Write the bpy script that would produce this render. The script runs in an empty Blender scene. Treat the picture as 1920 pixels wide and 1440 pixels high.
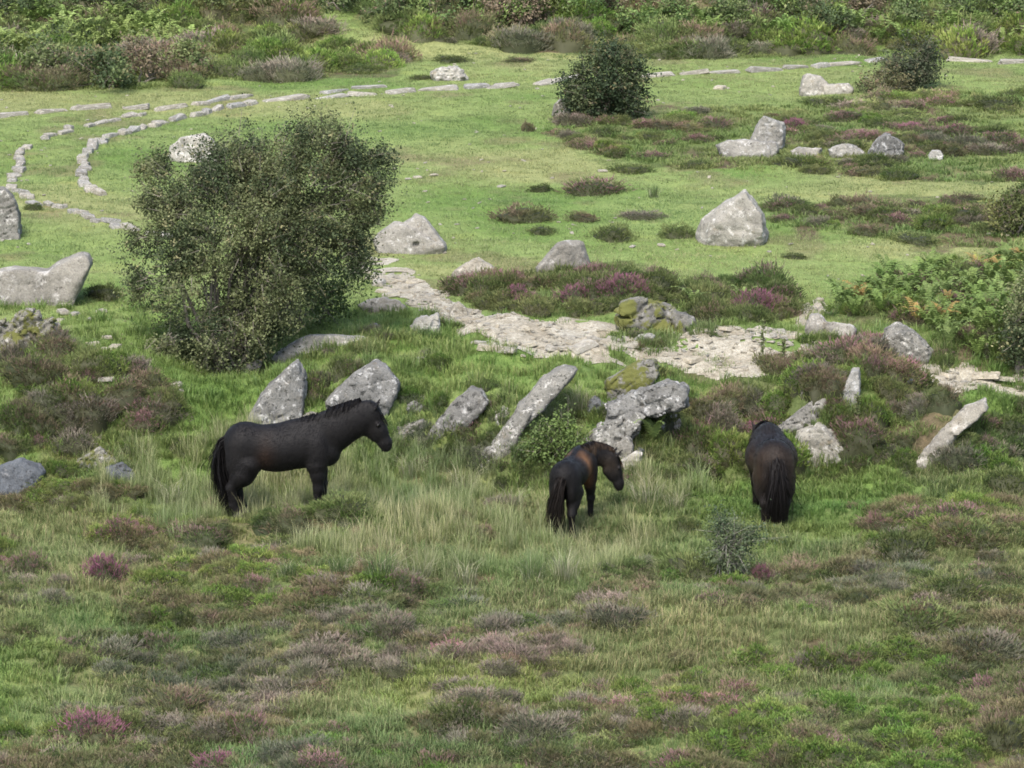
import bpy, bmesh, math
import numpy as np
from mathutils import Vector

# ------------------------------------------------------------------ camera, sky, sun, exposure
scene = bpy.context.scene
COL = scene.collection
CAM_Z, PITCH, FPX = 11.0, math.radians(12.9), 6500.0      # focal length in pixels of a 1920 wide frame
cam_data = bpy.data.cameras.new('camera')
cam_data.sensor_width = 36.0
cam_data.lens = FPX / 1920.0 * 36.0
cam_data.clip_start, cam_data.clip_end = 0.5, 6000.0
cam = bpy.data.objects.new('camera', cam_data)
COL.objects.link(cam)
cam.location = (0, 0, CAM_Z)
cam.rotation_euler = (math.pi / 2 - PITCH, 0, 0)
scene.camera = cam

SUN_EL, SUN_AZ = math.radians(56), math.radians(200)       # compass style: 0 = +Y (away from camera), clockwise
world = bpy.data.worlds.new('World')
scene.world = world
world.use_nodes = True
wn = world.node_tree
sky = wn.nodes.new('ShaderNodeTexSky')
sky.sky_type = 'NISHITA'
sky.sun_disc = False
sky.sun_elevation = SUN_EL
sky.sun_rotation = SUN_AZ
sky.air_density, sky.dust_density, sky.ozone_density = 1.0, 3.5, 1.0
wn.links.new(sky.outputs[0], wn.nodes['Background'].inputs[0])
wn.nodes['Background'].inputs[1].default_value = 0.15
sun_data = bpy.data.lights.new('sun', 'SUN')
sun_data.energy = 1.7
sun_data.angle = math.radians(14)
sun_data.color = (1.0, 0.96, 0.90)
sun = bpy.data.objects.new('sun', sun_data)
COL.objects.link(sun)
sdir = Vector((math.sin(SUN_AZ) * math.cos(SUN_EL), math.cos(SUN_AZ) * math.cos(SUN_EL), math.sin(SUN_EL)))
sun.rotation_euler = (-sdir).to_track_quat('-Z', 'Y').to_euler()
vs = scene.view_settings
vs.view_transform, vs.look, vs.exposure, vs.gamma = 'Standard', 'None', 1.2, 1.0
vs.use_curve_mapping = False
scene.cycles.filter_width = 1.7
scene.cycles.max_bounces = 6
scene.cycles.diffuse_bounces = 3
scene.cycles.transmission_bounces = 3
scene.cycles.glossy_bounces = 2

rng = np.random.default_rng(7)

# ------------------------------------------------------------------ noise
def _hash(i, j, k, seed):
    n = (i.astype(np.int64) * 374761393 + j.astype(np.int64) * 668265263 + k.astype(np.int64) * 2147483647 + seed * 1274126177) & 0xFFFFFFFF
    n = ((n ^ (n >> 13)) * 1274126177) & 0xFFFFFFFF
    n = ((n ^ (n >> 16)) * 2246822519) & 0xFFFFFFFF
    return ((n ^ (n >> 15)) & 0xFFFFFF) / float(0xFFFFFF)

def noise(x, y, z=0.0, seed=0):
    x, y, z = np.broadcast_arrays(np.asarray(x, float), np.asarray(y, float), np.asarray(z, float))
    i, j, k = np.floor(x), np.floor(y), np.floor(z)
    u, v, w = x - i, y - j, z - k
    u, v, w = [t * t * t * (t * (t * 6 - 15) + 10) for t in (u, v, w)]
    r = 0
    for a in (0, 1):
        for b in (0, 1):
            for c in (0, 1):
                r = r + _hash(i + a, j + b, k + c, seed) * (u if a else 1 - u) * (v if b else 1 - v) * (w if c else 1 - w)
    return r * 2 - 1

def fbm(x, y, z=0.0, seed=0, octaves=3, gain=0.5):
    r, a, f = 0, 1.0, 1.0
    for o in range(octaves):
        r = r + a * noise(np.asarray(x) * f + 13.7 * o, np.asarray(y) * f, np.asarray(z) * f, seed + o)
        a *= gain
        f *= 2.03
    return r

def sstep(a, b, x):
    t = np.clip((np.asarray(x, float) - a) / (b - a), 0, 1)
    return t * t * (3 - 2 * t)

# ------------------------------------------------------------------ terrain height
BANK_MOUNDS = []          # (x, y, height, half width): turf humps that bury the upslope side of the bank rocks
def height(x, y):
    x = np.asarray(x, float)
    y = np.asarray(y, float)
    rise = 1.0 * sstep(42.2 + 0.10 * np.clip(x, -6, 6), 46.6 + 0.18 * np.clip(x, -6, 6), y)
    z = rise
    z = z + 0.18 * (y > 47) * np.clip((y - 47) / 28, 0, 1)
    z = z + 0.20 * np.clip(y - 75.0, 0, 22)                       # bank behind the green
    z = z + 0.012 * np.clip(y - 97.0, 0, 4000)
    z = z - 0.06 * np.clip(32 - y, 0, 60)                         # falls away towards the camera's hillside
    z = z + 0.62 * np.exp(-((x + 6.4) / 2.0) ** 2 - ((y - 43.4) / 1.5) ** 2)     # heather bank at the left
    z = z - 0.22 * np.exp(-((x + 3.6) / 1.0) ** 2 - ((y - 46.4) / 1.6) ** 2)     # hollow under the big hawthorn
    z = z + 0.25 * np.exp(-((x - 1.6) / 1.2) ** 2 - ((y - 49.0) / 1.2) ** 2)
    z = z + 0.25 * np.exp(-((x - 5.0) / 1.6) ** 2 - ((y - 43.9) / 1.0) ** 2)
    z = z + 0.26 * np.exp(-((x + 2.15) / 0.9) ** 2 - ((y - 40.12) / 0.34) ** 2)   # hummock in front of the left pony
    z = z + 0.14 * np.exp(-((x + 3.5) / 0.5) ** 2 - ((y - 40.12) / 0.34) ** 2)
    for mx, my, mh, mw in BANK_MOUNDS:
        z = z + mh * np.exp(-((x - mx) / mw) ** 2 - ((y - my) / 0.5) ** 2)
    heath = np.clip(1 - sstep(41.5, 44, y) + sstep(73, 77, y), 0, 1)
    bank = sstep(41.5, 43.5, y) * (1 - sstep(46.5, 49, y))
    z = z + (0.035 + 0.10 * heath + 0.15 * bank) * fbm(x * 0.55, y * 0.55, 0, 11, 3)
    z = z + (0.012 + 0.035 * heath + 0.055 * bank) * noise(x * 2.3, y * 2.3, 0, 12)
    return z

SP, CP = math.sin(PITCH), math.cos(PITCH)

def ray(px, py):
    a = (np.asarray(px, float) - 960) / FPX
    b = (720 - np.asarray(py, float)) / FPX
    return a, CP + b * SP, -SP + b * CP                           # x, y, z direction

def at_depth(px, py, Y):
    dx, dy, dz = ray(px, py)
    t = Y / dy
    return np.array([dx * t, Y + 0 * t, CAM_Z + dz * t])

def ground(px, py):
    dx, dy, dz = ray(px, py)
    t = np.zeros_like(np.asarray(dx + dy, float)) + 20.0
    done = np.zeros_like(t, bool)
    for _ in range(1600):
        z = CAM_Z + dz * t
        h = height(dx * t, dy * t)
        done |= z <= h
        if done.all():
            break
        t = np.where(done, t, t + np.clip((z - h) * 1.2, 0.02, 1.0))
        if t.max() > 400:
            break
    return np.array([dx * t, dy * t, height(dx * t, dy * t)])

def project(p):
    p = np.asarray(p, float)
    x, y, z = p[..., 0], p[..., 1], p[..., 2] - CAM_Z
    f = y * CP - z * SP
    return 960 + FPX * x / f, 720 - FPX * (y * SP + z * CP) / f

def ppm(y):                                                       # photograph pixels per metre at depth y
    return FPX / (y / math.cos(0.24))

_m = []
for px, py, h in ((520, 812, .34), (680, 786, .30), (850, 815, .26), (930, 860, .22), (1020, 790, .30), (1210, 800, .30), (1150, 868, .15), (1540, 866, .22), (1500, 812, .22), (1600, 764, .2), (1760, 862, .25), (1820, 800, .22), (590, 690, .18), (1700, 675, .12)):
    g_ = ground(px, py)
    _m.append((float(g_[0]) + .24, float(g_[1]) + .64, h * 1.4, .5))
BANK_MOUNDS.extend(_m)

def world_poly(pts, step=60):
    q = []
    n = len(pts)
    for i in range(n):
        a, b = np.array(pts[i], float), np.array(pts[(i + 1) % n], float)
        m = max(1, int(np.hypot(*(b - a)) / step))
        q += [a + (b - a) * k / m for k in range(m)]
    q = np.array(q)
    g = ground(q[:, 0], q[:, 1])
    return np.stack([g[0], g[1]], -1)

def inside(poly, x, y):
    x, y = np.asarray(x, float), np.asarray(y, float)
    r = np.zeros(x.shape, bool)
    n = len(poly)
    for i in range(n):
        x0, y0 = poly[i]
        x1, y1 = poly[(i + 1) % n]
        if y0 == y1:
            continue
        r ^= ((y0 > y) != (y1 > y)) & (x < (x1 - x0) * (y - y0) / (y1 - y0) + x0)
    return r

# ------------------------------------------------------------------ object helpers
def mesh_np(name, V, F, col=None, smooth=False, mat=None):
    """V (n,3), F (m,3) or (m,4) -> mesh; col is (n,3) per vertex"""
    V = np.asarray(V, np.float32)
    F = np.asarray(F, np.int32)
    me = bpy.data.meshes.new(name)
    me.vertices.add(len(V))
    me.vertices.foreach_set('co', V.ravel())
    k = F.shape[1]
    me.loops.add(F.size)
    me.loops.foreach_set('vertex_index', F.ravel())
    me.polygons.add(len(F))
    me.polygons.foreach_set('loop_start', np.arange(0, F.size, k, dtype=np.int32))
    me.polygons.foreach_set('loop_total', np.full(len(F), k, np.int32))
    if smooth:
        me.polygons.foreach_set('use_smooth', np.ones(len(F), bool))
    me.update(calc_edges=True)
    if col is not None:
        a = me.color_attributes.new('Col', 'FLOAT_COLOR', 'POINT')
        c = np.ones((len(V), 4), np.float32)
        c[:, :3] = col
        a.data.foreach_set('color', c.ravel())
    if mat is not None:
        me.materials.append(mat)
    me.validate()
    return me

def obj(name, me, parent=None, loc=(0, 0, 0), rot=(0, 0, 0), scl=(1, 1, 1), tint=None):
    o = bpy.data.objects.new(name, me)
    COL.objects.link(o)
    o.location, o.rotation_euler, o.scale = loc, rot, scl
    if parent is not None:
        o.parent = parent
    if tint is not None:
        o['tintc'] = [float(t) for t in tint]
    return o

def tag(o, label=None, cat=None, group=None, kind=None):
    if label: o['label'] = label
    if cat: o['category'] = cat
    if group: o['group'] = group
    if kind: o['kind'] = kind
    return o

class Soup:
    """collects triangles/quads as triangles with a colour per vertex"""
    def __init__(self): self.v, self.f, self.c, self.n = [], [], [], 0
    def add(self, V, F, C):
        V = np.asarray(V, float).reshape(-1, 3)
        C = np.broadcast_to(np.asarray(C, float), V.shape)
        self.v.append(V); self.f.append(np.asarray(F, int).reshape(-1, 3) + self.n); self.c.append(C); self.n += len(V)
    def mesh(self, name, mat, smooth=False):
        return mesh_np(name, np.concatenate(self.v), np.concatenate(self.f), np.concatenate(self.c), smooth, mat)

def unit(v):
    return v / np.maximum(np.linalg.norm(v, axis=-1, keepdims=True), 1e-9)

def surface_nets(F, org, h):
    s = F < 0
    c = s.astype(np.int8)
    tot = sum(c[a:c.shape[0] - 1 + a, b:c.shape[1] - 1 + b, d:c.shape[2] - 1 + d] for a in (0, 1) for b in (0, 1) for d in (0, 1))
    act = (tot > 0) & (tot < 8)
    idx = -np.ones(act.shape, np.int64)
    I = np.argwhere(act)
    idx[act] = np.arange(len(I))
    P = np.zeros((len(I), 3)); W = np.zeros(len(I))
    for ax in range(3):
        o1, o2 = [k for k in range(3) if k != ax]
        for a in (0, 1):
            for b in (0, 1):
                A = I.copy(); A[:, o1] += a; A[:, o2] += b
                B = A.copy(); B[:, ax] += 1
                fa, fb = F[tuple(A.T)], F[tuple(B.T)]
                m = (fa < 0) != (fb < 0)
                t = np.where(m, fa / np.where(m, fa - fb, 1), 0)
                Q = A.astype(float); Q[:, ax] += t
                P[m] += Q[m]; W[m] += 1
    P = org + h * P / W[:, None]
    faces = []
    for ax in range(3):
        o1, o2 = (ax + 1) % 3, (ax + 2) % 3
        lo = [slice(None)] * 3; hi = [slice(None)] * 3
        lo[ax] = slice(0, -1); hi[ax] = slice(1, None)
        A, B = s[tuple(lo)], s[tuple(hi)]
        E = np.argwhere(A != B)
        ok = (E[:, o1] > 0) & (E[:, o2] > 0) & (E[:, o1] < F.shape[o1] - 1) & (E[:, o2] < F.shape[o2] - 1)
        E = E[ok]
        q = []
        for (a, b) in ((-1, -1), (0, -1), (0, 0), (-1, 0)):
            C = E.copy(); C[:, o1] += a; C[:, o2] += b
            q.append(idx[tuple(C.T)])
        q = np.stack(q, 1)
        flip = ~A[tuple(E.T)]
        q[flip] = q[flip][:, ::-1]
        faces.append(q)
    return P, np.concatenate(faces)

# ------------------------------------------------------------------ materials
def node_mat(name):
    m = bpy.data.materials.new(name)
    m.use_nodes = True
    nt = m.node_tree
    return m, nt, nt.nodes['Principled BSDF'], nt.nodes['Material Output']

def N(nt, t, **kw):
    n = nt.nodes.new(t)
    for k, v in kw.items():
        setattr(n, k, v)
    return n

def ramp(nt, fac, stops):
    r = N(nt, 'ShaderNodeValToRGB')
    cr = r.color_ramp
    while len(cr.elements) < len(stops):
        cr.elements.new(0.5)
    for e, (p, c) in zip(cr.elements, stops):
        e.position = p
        e.color = (*c, 1) if len(c) == 3 else c
    nt.links.new(fac, r.inputs[0])
    return r.outputs[0]

def mix(nt, fac, a, b, mode='MIX'):
    m = N(nt, 'ShaderNodeMix', data_type='RGBA', blend_type=mode)
    for s, v in ((m.inputs[0], fac), (m.inputs[6], a), (m.inputs[7], b)):
        if hasattr(v, 'is_linked') or hasattr(v, 'links'):
            nt.links.new(v, s)
        elif isinstance(v, (int, float)):
            s.default_value = v
        else:
            s.default_value = (*v, 1)
    return m.outputs[2]

def tex(nt, scale, detail=4, rough=0.55, vec=None, kind='ShaderNodeTexNoise', coord='Object', dist=0.0):
    n = N(nt, kind)
    n.inputs['Scale'].default_value = scale
    if kind == 'ShaderNodeTexNoise':
        n.inputs['Detail'].default_value = detail
        n.inputs['Roughness'].default_value = rough
        n.inputs['Distortion'].default_value = dist
    if vec is None:
        tc = N(nt, 'ShaderNodeTexCoord')
        vec = tc.outputs[coord]
    nt.links.new(vec, n.inputs['Vector'])
    return n

def leaf_material(name, trans=0.3, rough=0.65):
    m, nt, b, out = node_mat(name)
    a = N(nt, 'ShaderNodeAttribute', attribute_name='Col')
    t = N(nt, 'ShaderNodeAttribute', attribute_name='tintc', attribute_type='INSTANCER')
    c = mix(nt, 1.0, a.outputs['Color'], t.outputs['Color'], 'MULTIPLY')
    nt.links.new(c, b.inputs['Base Color'])
    b.inputs['Roughness'].default_value = rough
    b.inputs['Specular IOR Level'].default_value = 0.25
    tr = N(nt, 'ShaderNodeBsdfTranslucent')
    nt.links.new(c, tr.inputs['Color'])
    ms = N(nt, 'ShaderNodeMixShader')
    ms.inputs[0].default_value = trans
    nt.links.new(b.outputs[0], ms.inputs[1]); nt.links.new(tr.outputs[0], ms.inputs[2])
    nt.links.new(ms.outputs[0], out.inputs['Surface'])
    return m

M_LEAF = leaf_material('foliage', 0.25)
M_GRASS = leaf_material('grass_blade', 0.35, 0.55)
M_TWIG = leaf_material('twig_bark', 0.0, 0.9)

def rock_material(name, base, light, dark, moss=0.0, dark_amt=0.5, light_amt=0.5):
    m, nt, b, out = node_mat(name)
    tc = N(nt, 'ShaderNodeTexCoord')
    oi = N(nt, 'ShaderNodeObjectInfo')
    add = N(nt, 'ShaderNodeVectorMath', operation='ADD')
    sc = N(nt, 'ShaderNodeVectorMath', operation='SCALE')
    cx = N(nt, 'ShaderNodeCombineXYZ')
    for k in range(3): nt.links.new(oi.outputs['Random'], cx.inputs[k])
    nt.links.new(cx.outputs[0], sc.inputs[0]); sc.inputs['Scale'].default_value = 37.0
    nt.links.new(tc.outputs['Object'], add.inputs[0]); nt.links.new(sc.outputs[0], add.inputs[1])
    vs_ = N(nt, 'ShaderNodeVectorMath', operation='SCALE')
    mr = N(nt, 'ShaderNodeMapRange')
    nt.links.new(oi.outputs['Random'], mr.inputs['Value'])
    mr.inputs['To Min'].default_value, mr.inputs['To Max'].default_value = 0.65, 1.45
    nt.links.new(add.outputs[0], vs_.inputs[0]); nt.links.new(mr.outputs[0], vs_.inputs['Scale'])
    v = vs_.outputs[0]
    n1 = tex(nt, 2.6, 6, 0.65, v, dist=0.4)
    n2 = tex(nt, 7.0, 5, 0.7, v)
    n3 = tex(nt, 16.0, 4, 0.7, v)
    n4 = tex(nt, 60.0, 2, 0.6, v)
    c = ramp(nt, n1.outputs[0], [(0.30, tuple(k * 0.55 for k in base)), (0.50, base), (0.70, tuple(k * 1.3 for k in base))])
    f1 = ramp(nt, n2.outputs[0], [(0.60 - 0.14 * light_amt, (0, 0, 0)), (0.72 - 0.14 * light_amt, (1, 1, 1))])
    c = mix(nt, f1, c, light)
    f2 = ramp(nt, n3.outputs[0], [(0.32 + 0.12 * dark_amt - 0.06, (1, 1, 1)), (0.36 + 0.12 * dark_amt, (0, 0, 0))])
    c = mix(nt, f2, c, dark)
    n5 = tex(nt, 4.2, 5, 0.6, v)
    f3 = ramp(nt, n5.outputs[0], [(0.60, (0, 0, 0)), (0.74, (0.6, 0.6, 0.6))])
    c = mix(nt, f3, c, (base[0] * 0.78, base[1] * 0.66, base[2] * 0.48))
    g = ramp(nt, n4.outputs[0], [(0.3, (0.72, 0.72, 0.72)), (0.7, (1.16, 1.16, 1.16))])
    c = mix(nt, 1.0, c, g, 'MULTIPLY')
    own = ramp(nt, oi.outputs['Random'], [(0.0, (.80, .80, .80)), (.35, (1.06, 1.02, .94)), (.65, (.90, .92, .95)), (1.0, (1.12, 1.10, 1.03))])
    c = mix(nt, 1.0, c, own, 'MULTIPLY')
    if moss > 0:
        n6 = tex(nt, 3.4, 6, 0.7, v)
        f4 = ramp(nt, n6.outputs[0], [(0.64 - 0.2 * moss, (0, 0, 0)), (0.70 - 0.2 * moss, (1, 1, 1))])
        c = mix(nt, f4, c, (0.10, 0.105, 0.03))
    nt.links.new(c, b.inputs['Base Color'])
    b.inputs['Roughness'].default_value = 0.9
    b.inputs['Specular IOR Level'].default_value = 0.2
    bp = N(nt, 'ShaderNodeBump')
    bp.inputs['Strength'].default_value = 0.8
    bp.inputs['Distance'].default_value = 0.03
    nt.links.new(n3.outputs[0], bp.inputs['Height'])
    nt.links.new(bp.outputs[0], b.inputs['Normal'])
    return m

M_ROCK = rock_material('granite', (0.235, 0.225, 0.195), (0.45, 0.44, 0.41), (0.06, 0.056, 0.05), 0, 0.35, 0.45)
M_ROCKG = rock_material('granite_grey', (0.165, 0.162, 0.148), (0.46, 0.455, 0.43), (0.04, 0.04, 0.036), 0, 0.75, 0.40)
M_ROCKM = rock_material('granite_mossy', (0.165, 0.16, 0.14), (0.36, 0.35, 0.32), (0.035, 0.035, 0.03), 0.8, 0.8, 0.45)
M_ROCKW = rock_material('granite_pale', (0.28, 0.27, 0.24), (0.50, 0.49, 0.46), (0.09, 0.085, 0.075), 0, 0.3, 0.55)
M_PATHSTONE = rock_material('granite_path', (0.36, 0.335, 0.275), (0.48, 0.46, 0.405), (0.14, 0.13, 0.11), 0, 0.1, 0.5)
M_ROCKB = rock_material('granite_dark', (0.11, 0.118, 0.125), (0.21, 0.21, 0.205), (0.035, 0.035, 0.035), 0, 0.6, 0.2)

def ground_material():
    m, nt, b, out = node_mat('turf')
    a = N(nt, 'ShaderNodeAttribute', attribute_name='Col')
    n1 = tex(nt, 1.3, 6, 0.65)
    n2 = tex(nt, 11.0, 5, 0.7)
    n3 = tex(nt, 55.0, 3, 0.7)
    c = a.outputs['Color']
    g1 = ramp(nt, n1.outputs[0], [(0.3, (0.82, 0.86, 0.8)), (0.55, (1, 1, 1)), (0.75, (1.16, 1.06, 0.95))])
    g2 = ramp(nt, n2.outputs[0], [(0.28, (0.62, 0.66, 0.6)), (0.55, (1, 1, 1)), (0.8, (1.25, 1.2, 1.1))])
    g3 = ramp(nt, n3.outputs[0], [(0.3, (0.55, 0.58, 0.5)), (0.6, (1.1, 1.1, 1.1))])
    for g in (g1, g2, g3):
        c = mix(nt, 1.0, c, g, 'MULTIPLY')
    nt.links.new(c, b.inputs['Base Color'])
    b.inputs['Roughness'].default_value = 0.95
    b.inputs['Specular IOR Level'].default_value = 0.1
    bp = N(nt, 'ShaderNodeBump')
    bp.inputs['Strength'].default_value = 0.8
    bp.inputs['Distance'].default_value = 0.03
    nt.links.new(n2.outputs[0], bp.inputs['Height'])
    nt.links.new(bp.outputs[0], b.inputs['Normal'])
    return m
M_TURF = ground_material()

def dirt_material():
    m, nt, b, out = node_mat('granite_grit')
    n1 = tex(nt, 1.8, 6, 0.65)
    n2 = tex(nt, 14.0, 5, 0.75)
    n3 = tex(nt, 45.0, 3, 0.7)
    c = ramp(nt, n1.outputs[0], [(0.3, (0.23, 0.20, 0.145)), (0.5, (0.35, 0.325, 0.26)), (0.7, (0.45, 0.43, 0.365))])
    c = mix(nt, 1.0, c, ramp(nt, n2.outputs[0], [(0.3, (0.55, 0.53, 0.48)), (0.55, (1, 1, 1)), (0.75, (1.25, 1.25, 1.25))]), 'MULTIPLY')
    c = mix(nt, 1.0, c, ramp(nt, n3.outputs[0], [(0.35, (0.7, 0.68, 0.62)), (0.6, (1.1, 1.1, 1.1))]), 'MULTIPLY')
    nt.links.new(c, b.inputs['Base Color'])
    b.inputs['Roughness'].default_value = 0.95
    bp = N(nt, 'ShaderNodeBump')
    bp.inputs['Strength'].default_value = 0.9
    bp.inputs['Distance'].default_value = 0.04
    nt.links.new(n2.outputs[0], bp.inputs['Height'])
    nt.links.new(bp.outputs[0], b.inputs['Normal'])
    return m
M_DIRT = dirt_material()

# ------------------------------------------------------------------ regions of the ground (photograph outline -> plan of the ground)
PATHS = [world_poly(p) for p in [
    [(676, 478), (705, 482), (770, 520), (835, 552), (880, 588), (960, 590), (1060, 600), (1130, 612), (1190, 618), (1300, 616), (1400, 622),
     (1500, 632), (1552, 650), (1545, 668), (1480, 684), (1400, 698), (1290, 694), (1215, 684), (1120, 674), (1040, 664), (965, 668), (905, 652), (850, 612),
     (800, 588), (740, 560), (700, 520)],
    [(1660, 676), (1720, 690), (1800, 702), (1870, 712), (2080, 730), (2080, 775), (1880, 742), (1800, 742), (1730, 724), (1690, 700)],
    [(1500, 575), (1540, 560), (1552, 590), (1510, 606), (1470, 610)],
]]
HEATH = {k: world_poly(p) for k, p in {
    'left_bank': [(-160, 655), (20, 640), (130, 655), (250, 690), (330, 745), (330, 800), (250, 850), (110, 862), (-160, 880)],
    'right_bank': [(1205, 760), (1290, 745), (1420, 685), (1560, 640), (1650, 630), (1720, 690), (1725, 750), (1800, 790), (1930, 765), (2080, 770), (2080, 885), (1600, 880), (1420, 882), (1230, 882)],
    'mid_bank': [(790, 780), (850, 775), (940, 740), (960, 790), (900, 870), (770, 850)],
    'grassy_bank': [(965, 745), (1120, 735), (1110, 860), (950, 880)],
    'swath': [(1060, 225), (1200, 232), (1290, 205), (1400, 200), (1540, 190), (1700, 178), (2080, 168), (2080, 212), (1850, 225), (2080, 262), (2080, 340), (1700, 342), (1500, 322), (1280, 320), (1150, 300), (1020, 245)],
    'swath_low': [(1440, 384), (1700, 380), (2080, 360), (2080, 440), (1850, 470), (1650, 445), (1450, 428)],
    'bracken': [(1545, 590), (1575, 540), (1750, 510), (2080, 465), (2080, 690), (1900, 690), (1770, 660), (1700, 600), (1560, 605)],
    'top_left': [(-160, 170), (0, 172), (350, 166), (375, 150), (520, 152), (720, 138), (745, 112), (640, 78), (575, 50), (560, -130), (-160, -130)],
    'top_band': [(660, 25), (760, 66), (850, 80), (1000, 96), (1150, 106), (1300, 112), (1500, 104), (1650, 98), (1780, 110), (2080, 100), (2080, -130), (630, -130)],
    'boulder_bank': [(830, 545), (870, 515), (990, 520), (1040, 500), (1120, 500), (1200, 520), (1240, 545), (1210, 590), (1080, 590), (930, 585)],
    'boulder_bank_b': [(1250, 560), (1330, 530), (1440, 535), (1490, 575), (1470, 610), (1330, 612)],
}.items()}

def in_heath(x, y, grow=None):
    r = np.zeros(np.shape(x), bool)
    for k, p in HEATH.items():
        r |= inside(p, x, y)
    return r

def on_path(x, y, wob=0.22):
    xx = x + wob * noise(x * 2.1, y * 2.1, 0, 61)
    yy = y + wob * 1.3 * noise(x * 2.1, y * 2.1, 0, 62)
    r = np.zeros(np.shape(x), bool)
    for p in PATHS:
        r |= inside(p, xx, yy)
    return r

# ------------------------------------------------------------------ the ground sheet
def build_ground():
    ys = np.concatenate([np.arange(-60, 24, 4.0), np.arange(24, 56, 0.10), np.arange(56, 98, 0.16), np.geomspace(98, 4000, 40)])
    xs = np.concatenate([-np.geomspace(4000, 14, 30), np.arange(-13.8, 13.8, 0.12), np.geomspace(14, 4000, 30)])
    X, Y = np.meshgrid(xs, ys)
    Z = height(X, Y)
    V = np.stack([X, Y, Z], -1).reshape(-1, 3)
    nx, ny = len(xs), len(ys)
    i = np.arange((ny - 1) * (nx - 1))
    r, c = i // (nx - 1), i % (nx - 1)
    q = r * nx + c
    F = np.stack([q, q + 1, q + nx + 1, q + nx], 1)
    x, y = V[:, 0], V[:, 1]
    lawn = np.array([0.19, 0.245, 0.085]); dry = np.array([0.24, 0.255, 0.11]); lush = np.array([0.125, 0.195, 0.052])
    heath = np.array([0.10, 0.125, 0.048]); brown = np.array([0.11, 0.085, 0.055])
    n1 = fbm(x * 0.28, y * 0.28, 0, 21, 4)[:, None]
    n2 = fbm(x * 0.9, y * 0.9, 0, 22, 3)[:, None]
    c = lawn + (dry - lawn) * sstep(0.0, 0.8, n1) + (lush - lawn) * sstep(0.05, 0.9, -n1)
    c = c + (brown * 1.4 - c) * (0.55 * sstep(0.55, 0.95, n2))
    hm = (in_heath(x + .5 * noise(x * 1.1, y * 1.1, 0, 41), y + .9 * noise(x * 1.1, y * 1.1, 0, 42)) | (y < 42.0))[:, None] * (.35 + .65 * sstep(-.3, .3, noise(x * .8, y * .6, 0, 43)))[:, None]
    bank = (sstep(42, 43.5, y) * (1 - sstep(46, 48, y)))[:, None]
    c = c + (lush * 0.95 - c) * bank * 0.6
    hc = heath + (brown - heath) * sstep(-0.2, 0.5, n2)
    c = c + (hc - c) * hm
    o = obj('ground', mesh_np('ground', V, F, c, True, M_TURF))
    return tag(o, kind='structure')
build_ground()

def build_path():
    xs, ys = np.arange(-4, 11, 0.035), np.arange(44.5, 56, 0.035)
    X, Y = np.meshgrid(xs, ys)
    lift = 0.008 + 0.010 * fbm(X * 3, Y * 3, 0, 31, 3)
    V = np.stack([X, Y, height(X, Y) + lift], -1).reshape(-1, 3)
    nx, ny = len(xs), len(ys)
    i = np.arange((ny - 1) * (nx - 1))
    q = (i // (nx - 1)) * nx + i % (nx - 1)
    F = np.stack([q, q + 1, q + nx + 1, q + nx], 1)
    cen = V[F].mean(1)
    keep = on_path(cen[:, 0], cen[:, 1]) & (fbm(cen[:, 0] * 1.6, cen[:, 1] * 1.6, 0, 33, 3) > -0.85)
    F = F[keep]
    used, inv = np.unique(F, return_inverse=True)
    o = obj('path', mesh_np('path', V[used], inv.reshape(-1, 4), None, True, M_DIRT))
    return tag(o, kind='structure')
PATH = build_path()

# ------------------------------------------------------------------ rocks
def hull_planes(P):
    bm = bmesh.new()
    for p in P:
        bm.verts.new(p)
    r = bmesh.ops.convex_hull(bm, input=bm.verts)
    bm.normal_update()
    pl = []
    for f in bm.faces:
        n, d = np.array(f.normal), None
        if f.calc_area() < 1e-5:
            continue
        d = float(n @ np.array(f.verts[0].co))
        if not any(np.dot(n, a[0]) > 0.995 and abs(d - a[1]) < 0.01 for a in pl):
            pl.append((n, d))
    bm.free()
    return pl

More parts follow.
